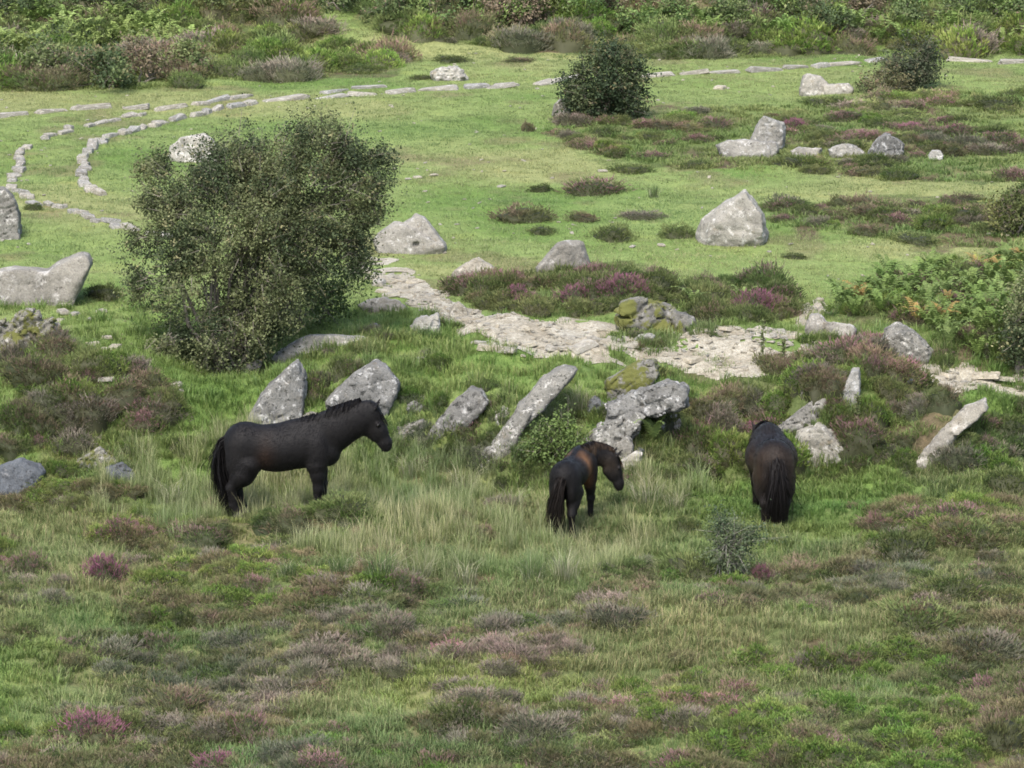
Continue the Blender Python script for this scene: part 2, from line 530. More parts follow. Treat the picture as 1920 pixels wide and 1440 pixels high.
def rock_mesh(hulls, seed, mat, res=58, rough=0.02, rnd=0.02, pits=()):
    beds = 1.0 if mat in (M_ROCKG, M_ROCKM) else 0.0
    allp = np.concatenate(hulls)
    lo, hi = allp.min(0) - 0.08, allp.max(0) + 0.08
    h = max((hi - lo).max() / res, 0.012)
    n = np.ceil((hi - lo) / h).astype(int) + 1
    G = [lo[k] + h * np.arange(n[k]) for k in range(3)]
    X, Y, Z = np.meshgrid(*G, indexing='ij')
    best = None
    for P in hulls:
        pl = hull_planes(P)
        cen = P.mean(0)
        D = np.stack([X * a[0] + Y * a[1] + Z * a[2] - d for a, d in pl])
        m = D.max(0)
        F = m + rnd * np.log(np.exp((D - m) / rnd).sum(0)) - rnd * 0.5
        best = F if best is None else np.minimum(best, F)
    sz = float((hi - lo).max())
    F = best + rough * (0.55 * fbm(X * 3.2 / sz + seed, Y * 3.2 / sz, Z * 3.2 / sz, seed, 2) + 0.85 * fbm(X * 11 / sz, Y * 11 / sz + seed, Z * 11 / sz, seed + 5, 4, .62))
    for (p, r) in pits:
        F = np.maximum(F, r - np.sqrt((X - p[0]) ** 2 + (Y - p[1]) ** 2 + (Z - p[2]) ** 2))
    bed = (.78 * Z - .62 * X + .1 * Y) / (.2 * max(sz, .5)) + 1.1 * noise(X * 1.3 / sz, Y * 1.3 / sz, Z * 1.3 / sz, seed + 3) + .12 * noise(X * 9 / sz, Y * 9 / sz, Z * 9 / sz, seed + 4)
    F = F + beds * rough * (1 - sstep(.02, .09, np.abs(bed - np.round(bed)))) * sstep(-.35, .25, noise(X * 2.5 / sz, Y * 2.5 / sz, Z * 2.5 / sz, seed + 6))
    # bedding cracks
    cr = np.abs(noise(X * 2.2 / sz + 5, Y * 2.2 / sz, Z * 3.6 / sz + seed, seed + 9))
    F = F + (1.6 if beds else .9) * rough * (1 - sstep(0, 0.07, cr))
    V, Q = surface_nets(F, lo, h)
    return V, Q

def make_rock(label, outlines, mat, t=0.4, lean=0.25, base=None, name='boulder', rough=0.016, rnd=0.005, seed=None, drop=None, facets=(), pits=(), cat='boulder', sink=0.12, back=0.0, group=None):
    """outlines: lists of photograph points; each becomes a solid of depth t that stands on the ground below it"""
    allpx = np.concatenate([np.array(o, float) for o in outlines])
    bx, by = base if base else (allpx[:, 0].mean(), allpx[:, 1].max())
    g = ground(bx, by)
    Y0 = float(g[1]) + back
    hulls = []
    seed = seed if seed is not None else int(bx * 7 + by)
    r = np.random.default_rng(seed)
    gbot, gtop = allpx[:, 1].max(), allpx[:, 1].min()
    for k, o in enumerate(outlines):
        o = np.array(o, float)
        c = o.mean(0)
        bot, top = o[:, 1].max(), o[:, 1].min()
        up = (gbot - o[:, 1]) / max(gbot - gtop, 1)
        hh = (gbot - gtop) / ppm(Y0)
        ul = (bot - o[:, 1]) / max(bot - top, 1)
        P = []
        tw = r.uniform(-0.35, 0.35)
        for (p, u) in zip(o, up):
            P.append(at_depth(p[0], p[1], Y0 + t * 0.35 + lean * hh * u + r.uniform(-0.08, 0.08) * t))
        for (p, u) in zip(o, up):
            s = r.uniform(0.80, 0.97)
            q = c + (p - c) * s + np.array([0, 0.03 * (bot - top)])
            P.append(at_depth(q[0], q[1], Y0 - t * 0.15 + lean * hh * u + tw * (q[0] - c[0]) / ppm(Y0)))
            q = c + (p - c) * r.uniform(0.62, 0.85)
            P.append(at_depth(q[0], q[1], Y0 + t * 1.0 + lean * hh * u))
        low = [p for p, u in zip(o, ul) if u < 0.35] if drop is None or k in drop else []
        for p in low:
            for dd in (-0.1, 0.35, 0.9):
                a = at_depth(c[0] + (p[0] - c[0]) * (0.97 if dd == 0.35 else 0.88), p[1], Y0 + t * dd + lean * hh * (gbot - p[1]) / max(gbot - gtop, 1))
                a[2] = min(a[2] - sink * 2, float(height(a[0], a[1])) - .12)
                P.append(a)
        for f in facets:
            if len(f) < 4 or f[3] == k:
                P.append(at_depth(f[0], f[1], Y0 + f[2]))
        hulls.append(np.array(P))
    org = np.array([float(g[0]), Y0 + t * 0.3, float(g[2])])
    hulls = [P - org for P in hulls]
    pt = [(at_depth(a, b, Y0 + dd) - org, rr) for a, b, dd, rr in pits]
    V, Q = rock_mesh(hulls, seed % 97, mat, rough=rough, rnd=rnd, pits=pt)
    o = obj(name, mesh_np(name, V, Q, None, False, mat), loc=org)
    return tag(o, label, cat, group)

R = make_rock
R('dark grey boulder cut off by the left edge beside the curve of kerb stones', [[(-60, 356), (-10, 348), (10, 350), (26, 366), (40, 400), (41, 430), (26, 447), (-60, 446)]], M_ROCKG, 0.7, 0.2)
R('long pale granite boulder with a saddle in its top, at the left edge', [[(-80, 530), (-20, 508), (25, 497), (85, 506), (118, 504), (118, 558), (60, 572), (-80, 576)], [(78, 512), (105, 490), (150, 470), (168, 474), (175, 492), (150, 520), (128, 554), (92, 568)]], M_ROCK, 0.7, 0.3, base=(60, 572))
R('dark moss-grown rock with white lichen blotches at the left edge above the heather bank', [[(-30, 612), (8, 596), (52, 582), (72, 592), (100, 600), (123, 632), (116, 652), (80, 666), (40, 662), (-30, 650)]], M_ROCKM, 0.5, 0.2, rough=0.05)
R('pale boulder half hidden behind the top left of the big hawthorn', [[(312, 296), (318, 275), (340, 256), (386, 249), (402, 262), (416, 292), (400, 304), (330, 304)]], M_ROCKW, 0.6, 0.3, base=(360, 302))
R('pale boulder with drill holes in its face, right of the big hawthorn', [[(697, 452), (715, 430), (738, 414), (762, 418), (840, 462), (828, 470), (780, 475), (716, 468)], [(750, 422), (780, 399), (796, 406), (812, 432), (840, 460), (790, 462)]], M_ROCK, 0.5, 0.35, pits=[(728, 434, 0.02, 0.05), (745, 449, -0.04, 0.045), (760, 457, -0.06, 0.045), (780, 459, -0.06, 0.05)])
R('low pale rock at the heather edge, between two larger boulders above the path', [[(846, 516), (850, 508), (870, 495), (893, 482), (906, 487), (926, 500), (934, 518), (924, 525), (870, 526)]], M_ROCK, 0.4, 0.35)
R('blocky boulder with a smooth bright face standing on purple heather above the path', [[(1003, 502), (1020, 482), (1042, 458), (1062, 449), (1092, 451), (1103, 478), (1111, 496), (1080, 514), (1052, 527), (1036, 520)]], M_ROCK, 0.5, 0.15, facets=[(1046, 462, -0.05), (1048, 524, -0.12)], rough=0.014)
R('largest pale boulder with a pointed top, alone on the green at right', [[(1304, 436), (1312, 415), (1328, 398), (1352, 384), (1378, 372), (1398, 354), (1409, 376), (1432, 398), (1441, 440), (1424, 454), (1400, 458), (1365, 450), (1335, 445)]], M_ROCK, 0.6, 0.22, facets=[(1326, 440, 0.05), (1400, 452, -0.2), (1345, 420, -0.12)])
R('upright pointed block standing behind flat stones in the purple heather', [[(1405, 262), (1420, 231), (1433, 217), (1470, 230), (1474, 246), (1468, 270), (1455, 280), (1410, 278)]], M_ROCK, 0.5, 0.15, facets=[(1432, 219, -0.1), (1462, 246, -0.12)])
R('wide low stone in front of the upright pointed block', [[(1340, 272), (1356, 264), (1395, 260), (1440, 265), (1448, 282), (1430, 292), (1360, 288)], [(1432, 266), (1456, 264), (1462, 280), (1446, 294), (1430, 292)]], M_ROCK, 0.4, 0.4)
R('small flat stone right of the wide low stone in the heather', [[(1483, 284), (1496, 275), (1520, 277), (1541, 280), (1534, 291), (1490, 292)]], M_ROCKW, 0.35, 0.4, cat='stone', name='stone')
R('long grey stone lying left of the rounded lichen-spotted rock', [[(1553, 280), (1582, 268), (1605, 272), (1628, 290), (1590, 294), (1560, 290)]], M_ROCK, 0.4, 0.4, cat='stone', name='stone')
R('rounded rock with dark lichen spots at the right end of the stone row', [[(1624, 290), (1634, 272), (1648, 256), (1661, 249), (1680, 258), (1697, 270), (1688, 290), (1650, 296)]], M_ROCKG, 0.5, 0.3)
R('small round white stone alone in the heather right of the stone row', [[(1740, 290), (1748, 282), (1762, 281), (1769, 290), (1764, 299), (1746, 299)]], M_ROCKW, 0.25, 0.3, cat='stone', name='stone')
R('boot-shaped pale boulder below the far granite rails at right', [[(1498, 172), (1505, 143), (1513, 138), (1538, 141), (1554, 156), (1556, 174), (1520, 178)], [(1540, 158), (1570, 157), (1592, 156), (1602, 166), (1594, 172), (1545, 176)]], M_ROCKW, 0.5, 0.3, base=(1540, 178))
R('white boulder streaked with dark lichen beside the far granite rails', [[(806, 138), (820, 129), (842, 125), (862, 127), (872, 138), (878, 147), (850, 151), (818, 148)]], M_ROCKW, 0.5, 0.3, rough=0.04)
R('grey upright rock at the left foot of the round dark bush', [[(1034, 213), (1040, 196), (1052, 184), (1066, 190), (1072, 212), (1060, 218)]], M_ROCKG, 0.4, 0.2)
# the bank below the path
R('broad flat slab with white top on the brow of the bank under the big hawthorn', [[(505, 678), (525, 655), (555, 636), (582, 626), (640, 626), (690, 633), (640, 642), (575, 657), (545, 676), (515, 692)]], M_ROCKW, 0.5, 0.6, base=(560, 680))
R('small grey rock in the grass left of the flat white slab', [[(453, 704), (462, 684), (478, 673), (491, 676), (488, 690), (468, 706)]], M_ROCKG, 0.3, 0.3)
R('tall grey lichened rock leaning behind the rump of the left pony', [[(460, 800), (470, 765), (500, 724), (540, 690), (560, 667), (572, 690), (577, 722), (570, 765), (560, 805)]], M_ROCKG, 0.6, 0.35, base=(520, 815), facets=[(545, 690, 0.18)])
R('broad pointed rock behind the mane of the left pony', [[(606, 758), (640, 720), (680, 690), (706, 671), (726, 682), (753, 716), (746, 738), (722, 762), (650, 785)]], M_ROCKG, 0.6, 0.4, base=(680, 790), facets=[(664, 700, 0.3)])
R('small light rock between the two rocks behind the left pony', [[(645, 704), (652, 688), (664, 684), (676, 690), (672, 704)]], M_ROCKW, 0.3, 0.4, name='stone', cat='stone')
R('tilted slab with a blunt top on the bank right of the left pony\'s head', [[(795, 818), (828, 776), (855, 745), (884, 722), (904, 730), (919, 754), (892, 768), (850, 800), (820, 820)]], M_ROCKG, 0.4, 0.5, base=(840, 822))
R('low broken rock just past the muzzle of the left pony', [[(722, 822), (748, 800), (795, 785), (802, 796), (775, 812), (740, 830)]], M_ROCKG, 0.35, 0.5)
R('longest slab, a narrow leaning blade of rock up the middle of the bank', [[(887, 872), (918, 822), (975, 750), (1003, 762), (985, 802), (946, 852), (920, 884), (892, 884)], [(936, 806), (990, 735), (1020, 700), (1060, 682), (1084, 690), (1078, 706), (1042, 722), (1020, 746), (1000, 780), (962, 826)]], M_ROCKG, 0.45, 0.6, base=(905, 882), drop=(0,))
R('thick overhanging block at the top of the rock pile above the smallest pony', [[(1126, 798), (1130, 756), (1165, 745), (1230, 718), (1270, 711), (1291, 725), (1292, 760), (1240, 777), (1170, 788)]], M_ROCKG, 0.6, 0.3, base=(1200, 830), rough=.034, drop=())
R('moss-topped slab with white streaks above the overhanging block', [[(1134, 712), (1170, 690), (1210, 671), (1232, 674), (1238, 702), (1196, 720)]], M_ROCKM, 0.4, 0.5, base=(1190, 745))
R('humped rock with white lichen crest in the pile above the smallest pony', [[(1099, 845), (1112, 805), (1150, 786), (1190, 771), (1214, 778), (1200, 802), (1168, 818), (1150, 836), (1112, 856)]], M_ROCKG, 0.45, 0.35, base=(1140, 872), rough=.034)
R('narrow rock standing at the foot of the rock pile', [[(1148, 862), (1158, 832), (1176, 814), (1188, 830), (1187, 858), (1164, 876)]], M_ROCKG, 0.35, 0.2)
R('low pale rock behind the face of the smallest pony', [[(1156, 880), (1170, 858), (1192, 844), (1206, 850), (1200, 872), (1176, 884)]], M_ROCKW, 0.35, 0.3)
R('flat-faced pale rock right of the pony seen from behind', [[(1486, 828), (1495, 808), (1534, 791), (1548, 794), (1572, 816), (1592, 848), (1586, 864), (1530, 868), (1500, 858)]], M_ROCK, 0.4, 0.35, facets=[(1540, 800, -0.02)])
R('leaning slab above the flat-faced pale rock', [[(1453, 804), (1488, 780), (1524, 750), (1552, 741), (1552, 764), (1522, 788), (1488, 806)]], M_ROCKG, 0.35, 0.5, base=(1490, 815))
R('narrow upright rock wedged in heather below the wide stony path', [[(1568, 760), (1584, 720), (1600, 690), (1613, 687), (1615, 720), (1609, 748), (1590, 764)]], M_ROCK, 0.35, 0.4)
R('small white-capped stone right of the flat-faced pale rock', [[(1580, 868), (1594, 842), (1608, 841), (1621, 860), (1612, 874)]], M_ROCKW, 0.3, 0.3, name='stone', cat='stone')
R('long narrow leaning slab at the lower right end of the bank', [[(1710, 872), (1742, 830), (1790, 780), (1808, 794), (1782, 836), (1750, 868), (1728, 876)], [(1768, 808), (1812, 758), (1848, 746), (1856, 766), (1824, 796), (1790, 822)]], M_ROCK, 0.5, 0.55, base=(1725, 872), drop=(0,))
R('rounded grey rock with dark crest between bracken and the right-hand path', [[(1650, 640), (1660, 615), (1681, 602), (1716, 620), (1736, 640), (1753, 662), (1745, 674), (1704, 676), (1668, 662)]], M_ROCKG, 0.5, 0.35, facets=[(1690, 630, -0.1)])
R('pale wedge of rock at the right end of the wide stony path', [[(1510, 614), (1519, 588), (1534, 587), (1550, 603), (1545, 620)], [(1536, 600), (1562, 604), (1600, 611), (1606, 619), (1590, 632), (1556, 624)]], M_ROCKW, 0.4, 0.35)
R('mossy hump of rock with a pale crest above the middle of the path', [[(1150, 586), (1165, 569), (1195, 562), (1240, 566), (1290, 590), (1306, 612), (1240, 622), (1160, 606)]], M_ROCKM, 0.6, 0.45, rough=0.05)
R('dark slate-grey rock in the grass at the left edge behind the foreground heath', [[(-40, 885), (10, 868), (40, 857), (76, 870), (87, 886), (52, 910), (34, 921), (-40, 922)]], M_ROCKB, 0.6, 0.4)
R('moss-edged rock between the dark grey rock and the left pony', [[(140, 866), (160, 850), (186, 839), (214, 848), (222, 866), (180, 876)]], M_ROCKM, 0.4, 0.4)
R('low grey rock sunk in tall grass left of the left pony', [[(192, 896), (200, 876), (230, 864), (252, 884), (258, 904), (215, 910)]], M_ROCKB, 0.4, 0.4)
R('cracked whitish stone left of the path bend', [[(768, 612), (780, 596), (800, 590), (812, 600), (806, 620), (786, 622)], [(798, 596), (820, 587), (825, 610), (812, 622), (800, 618)]], M_ROCKW, 0.35, 0.35, name='stone', cat='stone')
R('flat stone at the grassy left verge of the path', [[(672, 572), (690, 560), (722, 558), (748, 564), (766, 577), (755, 584), (700, 578)]], M_ROCK, 0.35, 0.5, name='stone', cat='stone')
R('upright brown-grey stone in the middle of the path bend', [[(842, 594), (848, 574), (860, 565), (874, 578), (882, 594)]], M_ROCK, 0.3, 0.3, name='stone', cat='stone')
R('small lone stone in turf left of the cracked whitish stone', [[(692, 617), (696, 607), (706, 605), (713, 612), (710, 619)]], M_ROCKG, 0.2, 0.3, name='stone', cat='stone')
R('thin flat stone flush with the turf below the path', [[(764, 677), (780, 670), (806, 667), (812, 672), (790, 678)]], M_ROCKW, 0.25, 0.6, name='stone', cat='stone')
R('rounded slab end beside the path below the mossy hump', [[(1180, 640), (1196, 628), (1216, 624), (1230, 630), (1215, 642)]], M_ROCKW, 0.3, 0.5, name='stone', cat='stone')

# broken pieces lying against the bank rocks
for k, (px, py, w, h, lab) in enumerate([
    (585, 800, 44, 30, 'small broken rock between the two rocks behind the left pony\'s back'),
    (945, 806, 40, 44, 'broken grey piece left of the middle of the longest slab'),
    (905, 770, 34, 20, 'thin rock edge showing in turf right of the tilted blunt slab'),
    (1118, 770, 40, 30, 'angular piece wedged at the left end of the overhanging block'),
    (1225, 800, 50, 24, 'dark narrow ledge under the overhanging block'),
    (1262, 800, 34, 26, 'small grey rock in heather right of the overhanging block'),
    (1245, 760, 30, 18, 'small pale piece on the face of the overhanging block'),
    (1200, 866, 30, 24, 'little grey rock right of the foot of the rock pile'),
    (1440, 845, 36, 30, 'grey rock half hidden left of the pony seen from behind'),
    (1565, 800, 34, 30, 'lichened rock piece above the flat-faced pale rock'),
    (1520, 735, 40, 18, 'flat rock edge in heather above the leaning slab'),
    (1690, 715, 44, 16, 'flat ledge at the left start of the right-hand path'),
    (780, 770, 40, 18, 'low rock edge in turf above the low broken rock'),
    (1050, 722, 40, 20, 'rock lip right of the top of the longest slab'),
    (1345, 880, 34, 14, 'pale stone in grass left of the hind legs of the pony seen from behind'),
]):
    rr = np.random.default_rng(40 + k)
    o = [(px - w / 2, py), (px - w * .38, py - h * rr.uniform(.5, .8)), (px - w * .05, py - h), (px + w * .3, py - h * rr.uniform(.6, .95)), (px + w / 2, py - h * .2), (px + w * .3, py + 3)]
    R(lab, [o], (M_ROCKG, M_ROCK, M_ROCKG, M_ROCKB)[k % 4], .3, .4, name='rock', cat='rock', rough=.02)

# ------------------------------------------------------------------ small loose stones, kerb stones and path stones share a few meshes
A3 = np.array([.50, .47, .44])
def stone_meshes(n, mat, flat=0.5, seed=0, verts=14):
    out = []
    for k in range(n):
        r = np.random.default_rng(seed + k)
        bm = bmesh.new()
        P = []
        for sx in (-1, 1):
            for sy in (-1, 1):
                for sz in (-1, 1):
                    k_ = 1.0 if sz < 0 else r.uniform(.72, .98)
                    P.append((sx * .46 * k_ * r.uniform(.82, 1.1), sy * .44 * k_ * r.uniform(.75, 1.1), sz * .42 * flat * r.uniform(.7, 1.1)))
        for e in range(max(0, verts - 8)):
            q = unit(r.normal(size=3)) * A3 * r.uniform(.9, 1.1)
            P.append((q[0], q[1], q[2] * flat))
        for p in P: bm.verts.new(p)
        res = bmesh.ops.convex_hull(bm, input=bm.verts)
        bmesh.ops.delete(bm, geom=[v for v in bm.verts if not v.link_faces], context='VERTS')
        bmesh.ops.bevel(bm, geom=list(bm.edges), offset=0.035, segments=1, affect='EDGES')
        me = bpy.data.meshes.new('stone')
        bm.to_mesh(me); bm.free()
        me.materials.append(mat)
        out.append(me)
    return out
KERB = stone_meshes(9, M_ROCKW, 0.7, 100, 11)
SLAB = stone_meshes(10, M_PATHSTONE, 0.5, 200, 10)

def kerb_line(label, pts, lmin, lmax, w=0.32, hgt=0.3, gap=0.1, seed=0, skip=0.0):
    r = np.random.default_rng(seed)
    W = ground(*np.array(pts, float).T).T
    seg = np.hypot(*(np.diff(W[:, :2], axis=0).T))
    cum = np.concatenate([[0], np.cumsum(seg)])
    root = bpy.data.objects.new('granite_rail', None)
    COL.objects.link(root)
    root.location = W[0]
    tag(root, label, 'kerb', 'granite rails of the old tramway')
    s = 0.0
    while s < cum[-1]:
        L = r.uniform(lmin, lmax)
        m = min(s + L / 2, cum[-1])
        if r.random() >= skip:
            x = np.interp(m, cum, W[:, 0]) + r.normal(0, .04); y = np.interp(m, cum, W[:, 1]) + r.normal(0, .06)
            x2 = np.interp(m + 0.15, cum, W[:, 0]); y2 = np.interp(m + 0.15, cum, W[:, 1])
            x1 = np.interp(m - 0.15, cum, W[:, 0]); y1 = np.interp(m - 0.15, cum, W[:, 1])
            a = math.atan2(y2 - y1, x2 - x1) + r.normal(0, 0.13)
            hh = hgt * r.uniform(0.75, 1.25)
            o = obj('kerb_stone', KERB[r.integers(len(KERB))], root,
                    (x - W[0][0], y - W[0][1], float(height(x, y)) + 0.015 - W[0][2]), (r.normal(0, .09), r.normal(0, .07), a),
                    (L * r.uniform(.95, 1.08), w * r.uniform(0.6, 1.05), hh * r.uniform(.7, 1.1)))
        s += L + r.uniform(0, gap)
    return root

kerb_line('inner granite rail bending round the curve left of the big hawthorn',
          [(478, 192), (450, 199), (410, 206), (390, 214), (360, 219), (310, 231), (265, 243), (240, 249), (200, 261), (182, 275), (160, 292), (158, 318), (160, 345), (168, 358), (192, 365)], 0.18, 0.62, 0.30, 0.24, 0.05, 1)
kerb_line('outer granite rail bending round the left edge of the curve',
          [(275, 213), (235, 221), (180, 235), (135, 245), (90, 257), (55, 272), (38, 290), (32, 312), (29, 335), (28, 352), (45, 370), (70, 383), (95, 386), (130, 393), (155, 402), (180, 414), (210, 421), (235, 427), (265, 436), (300, 441)], 0.14, 0.5, 0.25, 0.17, 0.10, 2, 0.06)
kerb_line('straight granite rail running off to the left edge above the curve',
          [(-60, 224), (10, 220), (140, 207), (190, 204), (245, 205), (300, 207), (340, 202), (370, 197), (430, 187), (450, 184)], 0.35, 1.1, 0.30, 0.21, 0.07, 3, 0.02)
kerb_line('long near granite rail between the curve and the round dark bush',
          [(484, 194), (560, 186), (640, 180), (710, 177), (780, 171), (862, 167), (930, 164)], 0.35, 1.1, 0.34, 0.22, 0.03, 4)
kerb_line('far granite rail in short pieces behind the long near rail',
          [(600, 176), (670, 167), (710, 164), (775, 162), (835, 156), (930, 156)], 0.5, 0.9, 0.3, 0.2, 0.3, 5, 0.25)
kerb_line('granite rail leading up to the left side of the round dark bush',
          [(930, 164), (1000, 160), (1065, 151)], 0.4, 1.0, 0.34, 0.20, 0.02, 6)
kerb_line('granite rail between the round dark bush and the small bush at right',
          [(1198, 144), (1280, 139), (1430, 133), (1510, 127), (1580, 121), (1650, 114)], 0.4, 1.1, 0.34, 0.20, 0.02, 7)
kerb_line('granite rail right of the small bush near the right edge',
          [(1775, 116), (1868, 113), (1905, 118), (1990, 114)], 1.0, 1.5, 0.34, 0.24, 0.5, 8)

def ring_points(poly, n, r, wob=0.0):
    lo, hi = poly.min(0), poly.max(0)
    out = np.zeros((0, 2))
    while len(out) < n:
        q = r.uniform(lo, hi, (n * 4, 2))
        out = np.concatenate([out, q[inside(poly, q[:, 0], q[:, 1])]])
    return out[:n]

r_ = np.random.default_rng(5)
for poly, n, smax in ((PATHS[0], 240, 0.24), (PATHS[1], 40, 0.30), (PATHS[2], 6, 0.14)):
    q = ring_points(poly, n, r_)
    for k, (x, y) in enumerate(q):
        if y > 50.5 and r_.random() < 0.7: continue               # the upper track is mostly bare grit
        s = r_.uniform(0.06, 0.11) if r_.random() < 0.85 else r_.uniform(0.11, smax)
        obj('path_stone', SLAB[r_.integers(len(SLAB))], PATH, (x, y, float(height(x, y)) + 0.012), (r_.normal(0.08, .14), r_.normal(0, .1), r_.uniform(0, 6.28)),
            (s * r_.uniform(1.0, 1.7), s, s * r_.uniform(0.45, 0.8)))
# edge stones that line the track
for pts in ([(664, 500), (690, 520), (720, 545), (745, 560)], [(1700, 690), (1760, 700), (1830, 712), (1900, 714), (1960, 716)], [(880, 640), (940, 662), (1010, 650), (1060, 658), (1110, 652)], [(1395, 620), (1450, 622), (1500, 640)]):
    for k in range(len(pts) - 1):
        for t in (0.2, 0.7):
            p = np.array(pts[k]) * (1 - t) + np.array(pts[k + 1]) * t
            g = ground(p[0] + r_.normal(0, 4), p[1] + r_.normal(0, 2))
            s = r_.uniform(0.14, 0.28)
            obj('path_stone', SLAB[r_.integers(len(SLAB))], PATH, (g[0], g[1], g[2] + 0.02), (r_.normal(0, .1), r_.normal(0, .1), r_.normal(0, 0.5)), (s * 1.6, s, s * 0.7))

GRAVEL_POLYS = PATHS
SCREE = [(118, 588), (140, 592), (170, 602), (190, 587), (112, 606), (175, 650), (200, 637), (150, 645), (190, 662), (215, 655), (120, 575), (205, 715), (195, 720), (240, 714), (330, 725), (336, 735), (255, 716)]
for k, (px, py) in enumerate(SCREE):
    g = ground(px, py)
    s = r_.uniform(0.10, 0.2)
    o = obj('loose_stone', SLAB[k % len(SLAB)], None, (g[0], g[1], g[2] + 0.03), (0, 0, r_.uniform(0, 6)), (s * 1.3, s, s * 0.8))
    tag(o, 'small white stone scattered on the turf between the left boulders and the big hawthorn', 'stone', 'loose white stones left of the big hawthorn')
LAWN_STONES = [(1238, 294), (1350, 166), (1130, 322), (783, 334), (765, 337), (1890, 444), (1855, 440), (1240, 462), (1186, 464), (813, 330), (940, 351)]
for k, (px, py) in enumerate(LAWN_STONES):
    g = ground(px, py)
    s = 0.28 if px == 1350 else r_.uniform(0.08, 0.14)
    o = obj('loose_stone', SLAB[k % len(SLAB)], None, (g[0], g[1], g[2] + 0.02), (0, 0, r_.uniform(0, 6)), (s * 1.4, s, s * 0.6))
    tag(o, 'small pale stone lying loose on the open green', 'stone', 'loose stones on the open green')

# ------------------------------------------------------------------ plant meshes
def blades(s, r, n, rad, h0, h1, w, bend, c0, c1, seg=1, spread=0.0, tipc=None):
    """n grass blades; rad: radius of the tuft, bend: how far a tip leans (share of its height)"""
    a = r.uniform(0, 6.283, n); q = np.sqrt(r.random(n)) * rad
    base = np.stack([q * np.cos(a), q * np.sin(a), np.full(n, -0.01)], -1)
    h = r.uniform(h0, h1, n)
    da = a + r.normal(0, 1.0, n)
    lean = h * bend * r.uniform(0.2, 1.0, n) + spread * q
    d = np.stack([np.cos(da), np.sin(da), 0 * da], -1)
    side = np.stack([-np.sin(da + r.normal(0, 0.8, n)), np.cos(da + r.normal(0, .8, n)), 0 * da], -1)
    col = c0 + (c1 - c0) * r.random((n, 1))
    col = col * r.uniform(0.75, 1.2, (n, 1))
    if seg == 1:
        V = np.stack([base - side * w / 2, base + side * w / 2, base + d * lean[:, None] + np.array([0, 0, 1]) * h[:, None]], 1)
        F = np.arange(n * 3).reshape(n, 3)
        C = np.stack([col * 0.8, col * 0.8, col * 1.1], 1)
    else:
        mid = base + d * (lean * 0.3)[:, None] + np.array([0, 0, 1]) * (h * 0.62)[:, None]
        tip = base + d * lean[:, None] + np.array([0, 0, 1]) * h[:, None] * (1 - 0.25 * bend)
        V = np.stack([base - side * w / 2, base + side * w / 2, mid - side * w * 0.4, mid + side * w * 0.4, tip], 1)
        k = np.arange(n)[:, None] * 5
        F = np.concatenate([k + [0, 1, 3], k + [0, 3, 2], k + [2, 3, 4]])
        tc = col * 1.1 if tipc is None else np.broadcast_to(np.array(tipc), col.shape) * r.uniform(0.8, 1.2, (n, 1))
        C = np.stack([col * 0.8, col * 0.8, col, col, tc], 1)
    s.add(V, F, C.reshape(-1, 3))

A = lambda *c: np.array(c, float)
def tuft(name, seed, *layers):
    s = Soup(); r = np.random.default_rng(seed)
    for L in layers: blades(s, r, **L)
    return s.mesh(name, M_GRASS)

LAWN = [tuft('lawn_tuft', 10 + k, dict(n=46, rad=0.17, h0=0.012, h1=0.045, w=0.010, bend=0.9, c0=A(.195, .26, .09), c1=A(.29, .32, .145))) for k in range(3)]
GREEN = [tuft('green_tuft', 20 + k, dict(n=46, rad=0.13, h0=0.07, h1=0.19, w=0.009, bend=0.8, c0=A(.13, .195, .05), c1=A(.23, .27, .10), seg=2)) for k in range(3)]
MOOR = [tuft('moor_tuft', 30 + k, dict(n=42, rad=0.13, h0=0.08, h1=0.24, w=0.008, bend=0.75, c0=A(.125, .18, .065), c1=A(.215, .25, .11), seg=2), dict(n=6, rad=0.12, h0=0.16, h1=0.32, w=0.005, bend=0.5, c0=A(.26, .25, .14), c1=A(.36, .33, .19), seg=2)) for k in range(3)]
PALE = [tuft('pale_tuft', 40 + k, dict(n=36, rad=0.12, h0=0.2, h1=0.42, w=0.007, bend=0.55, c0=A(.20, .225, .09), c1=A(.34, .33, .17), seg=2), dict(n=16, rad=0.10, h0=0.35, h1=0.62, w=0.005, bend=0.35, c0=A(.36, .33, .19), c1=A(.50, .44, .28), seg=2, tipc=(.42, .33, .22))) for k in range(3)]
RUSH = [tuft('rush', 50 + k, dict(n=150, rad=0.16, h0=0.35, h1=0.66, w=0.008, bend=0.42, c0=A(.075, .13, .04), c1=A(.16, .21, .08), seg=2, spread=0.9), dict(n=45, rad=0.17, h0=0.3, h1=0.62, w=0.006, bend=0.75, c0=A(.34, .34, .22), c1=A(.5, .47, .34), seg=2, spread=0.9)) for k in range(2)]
RUSHP = [tuft('rush_pale', 56 + k, dict(n=60, rad=0.17, h0=0.3, h1=0.56, w=0.007, bend=0.5, c0=A(.13, .18, .06), c1=A(.22, .25, .11), seg=2, spread=0.8), dict(n=90, rad=0.18, h0=0.28, h1=0.6, w=0.006, bend=0.7, c0=A(.32, .31, .19), c1=A(.48, .45, .32), seg=2, spread=0.9)) for k in range(2)]

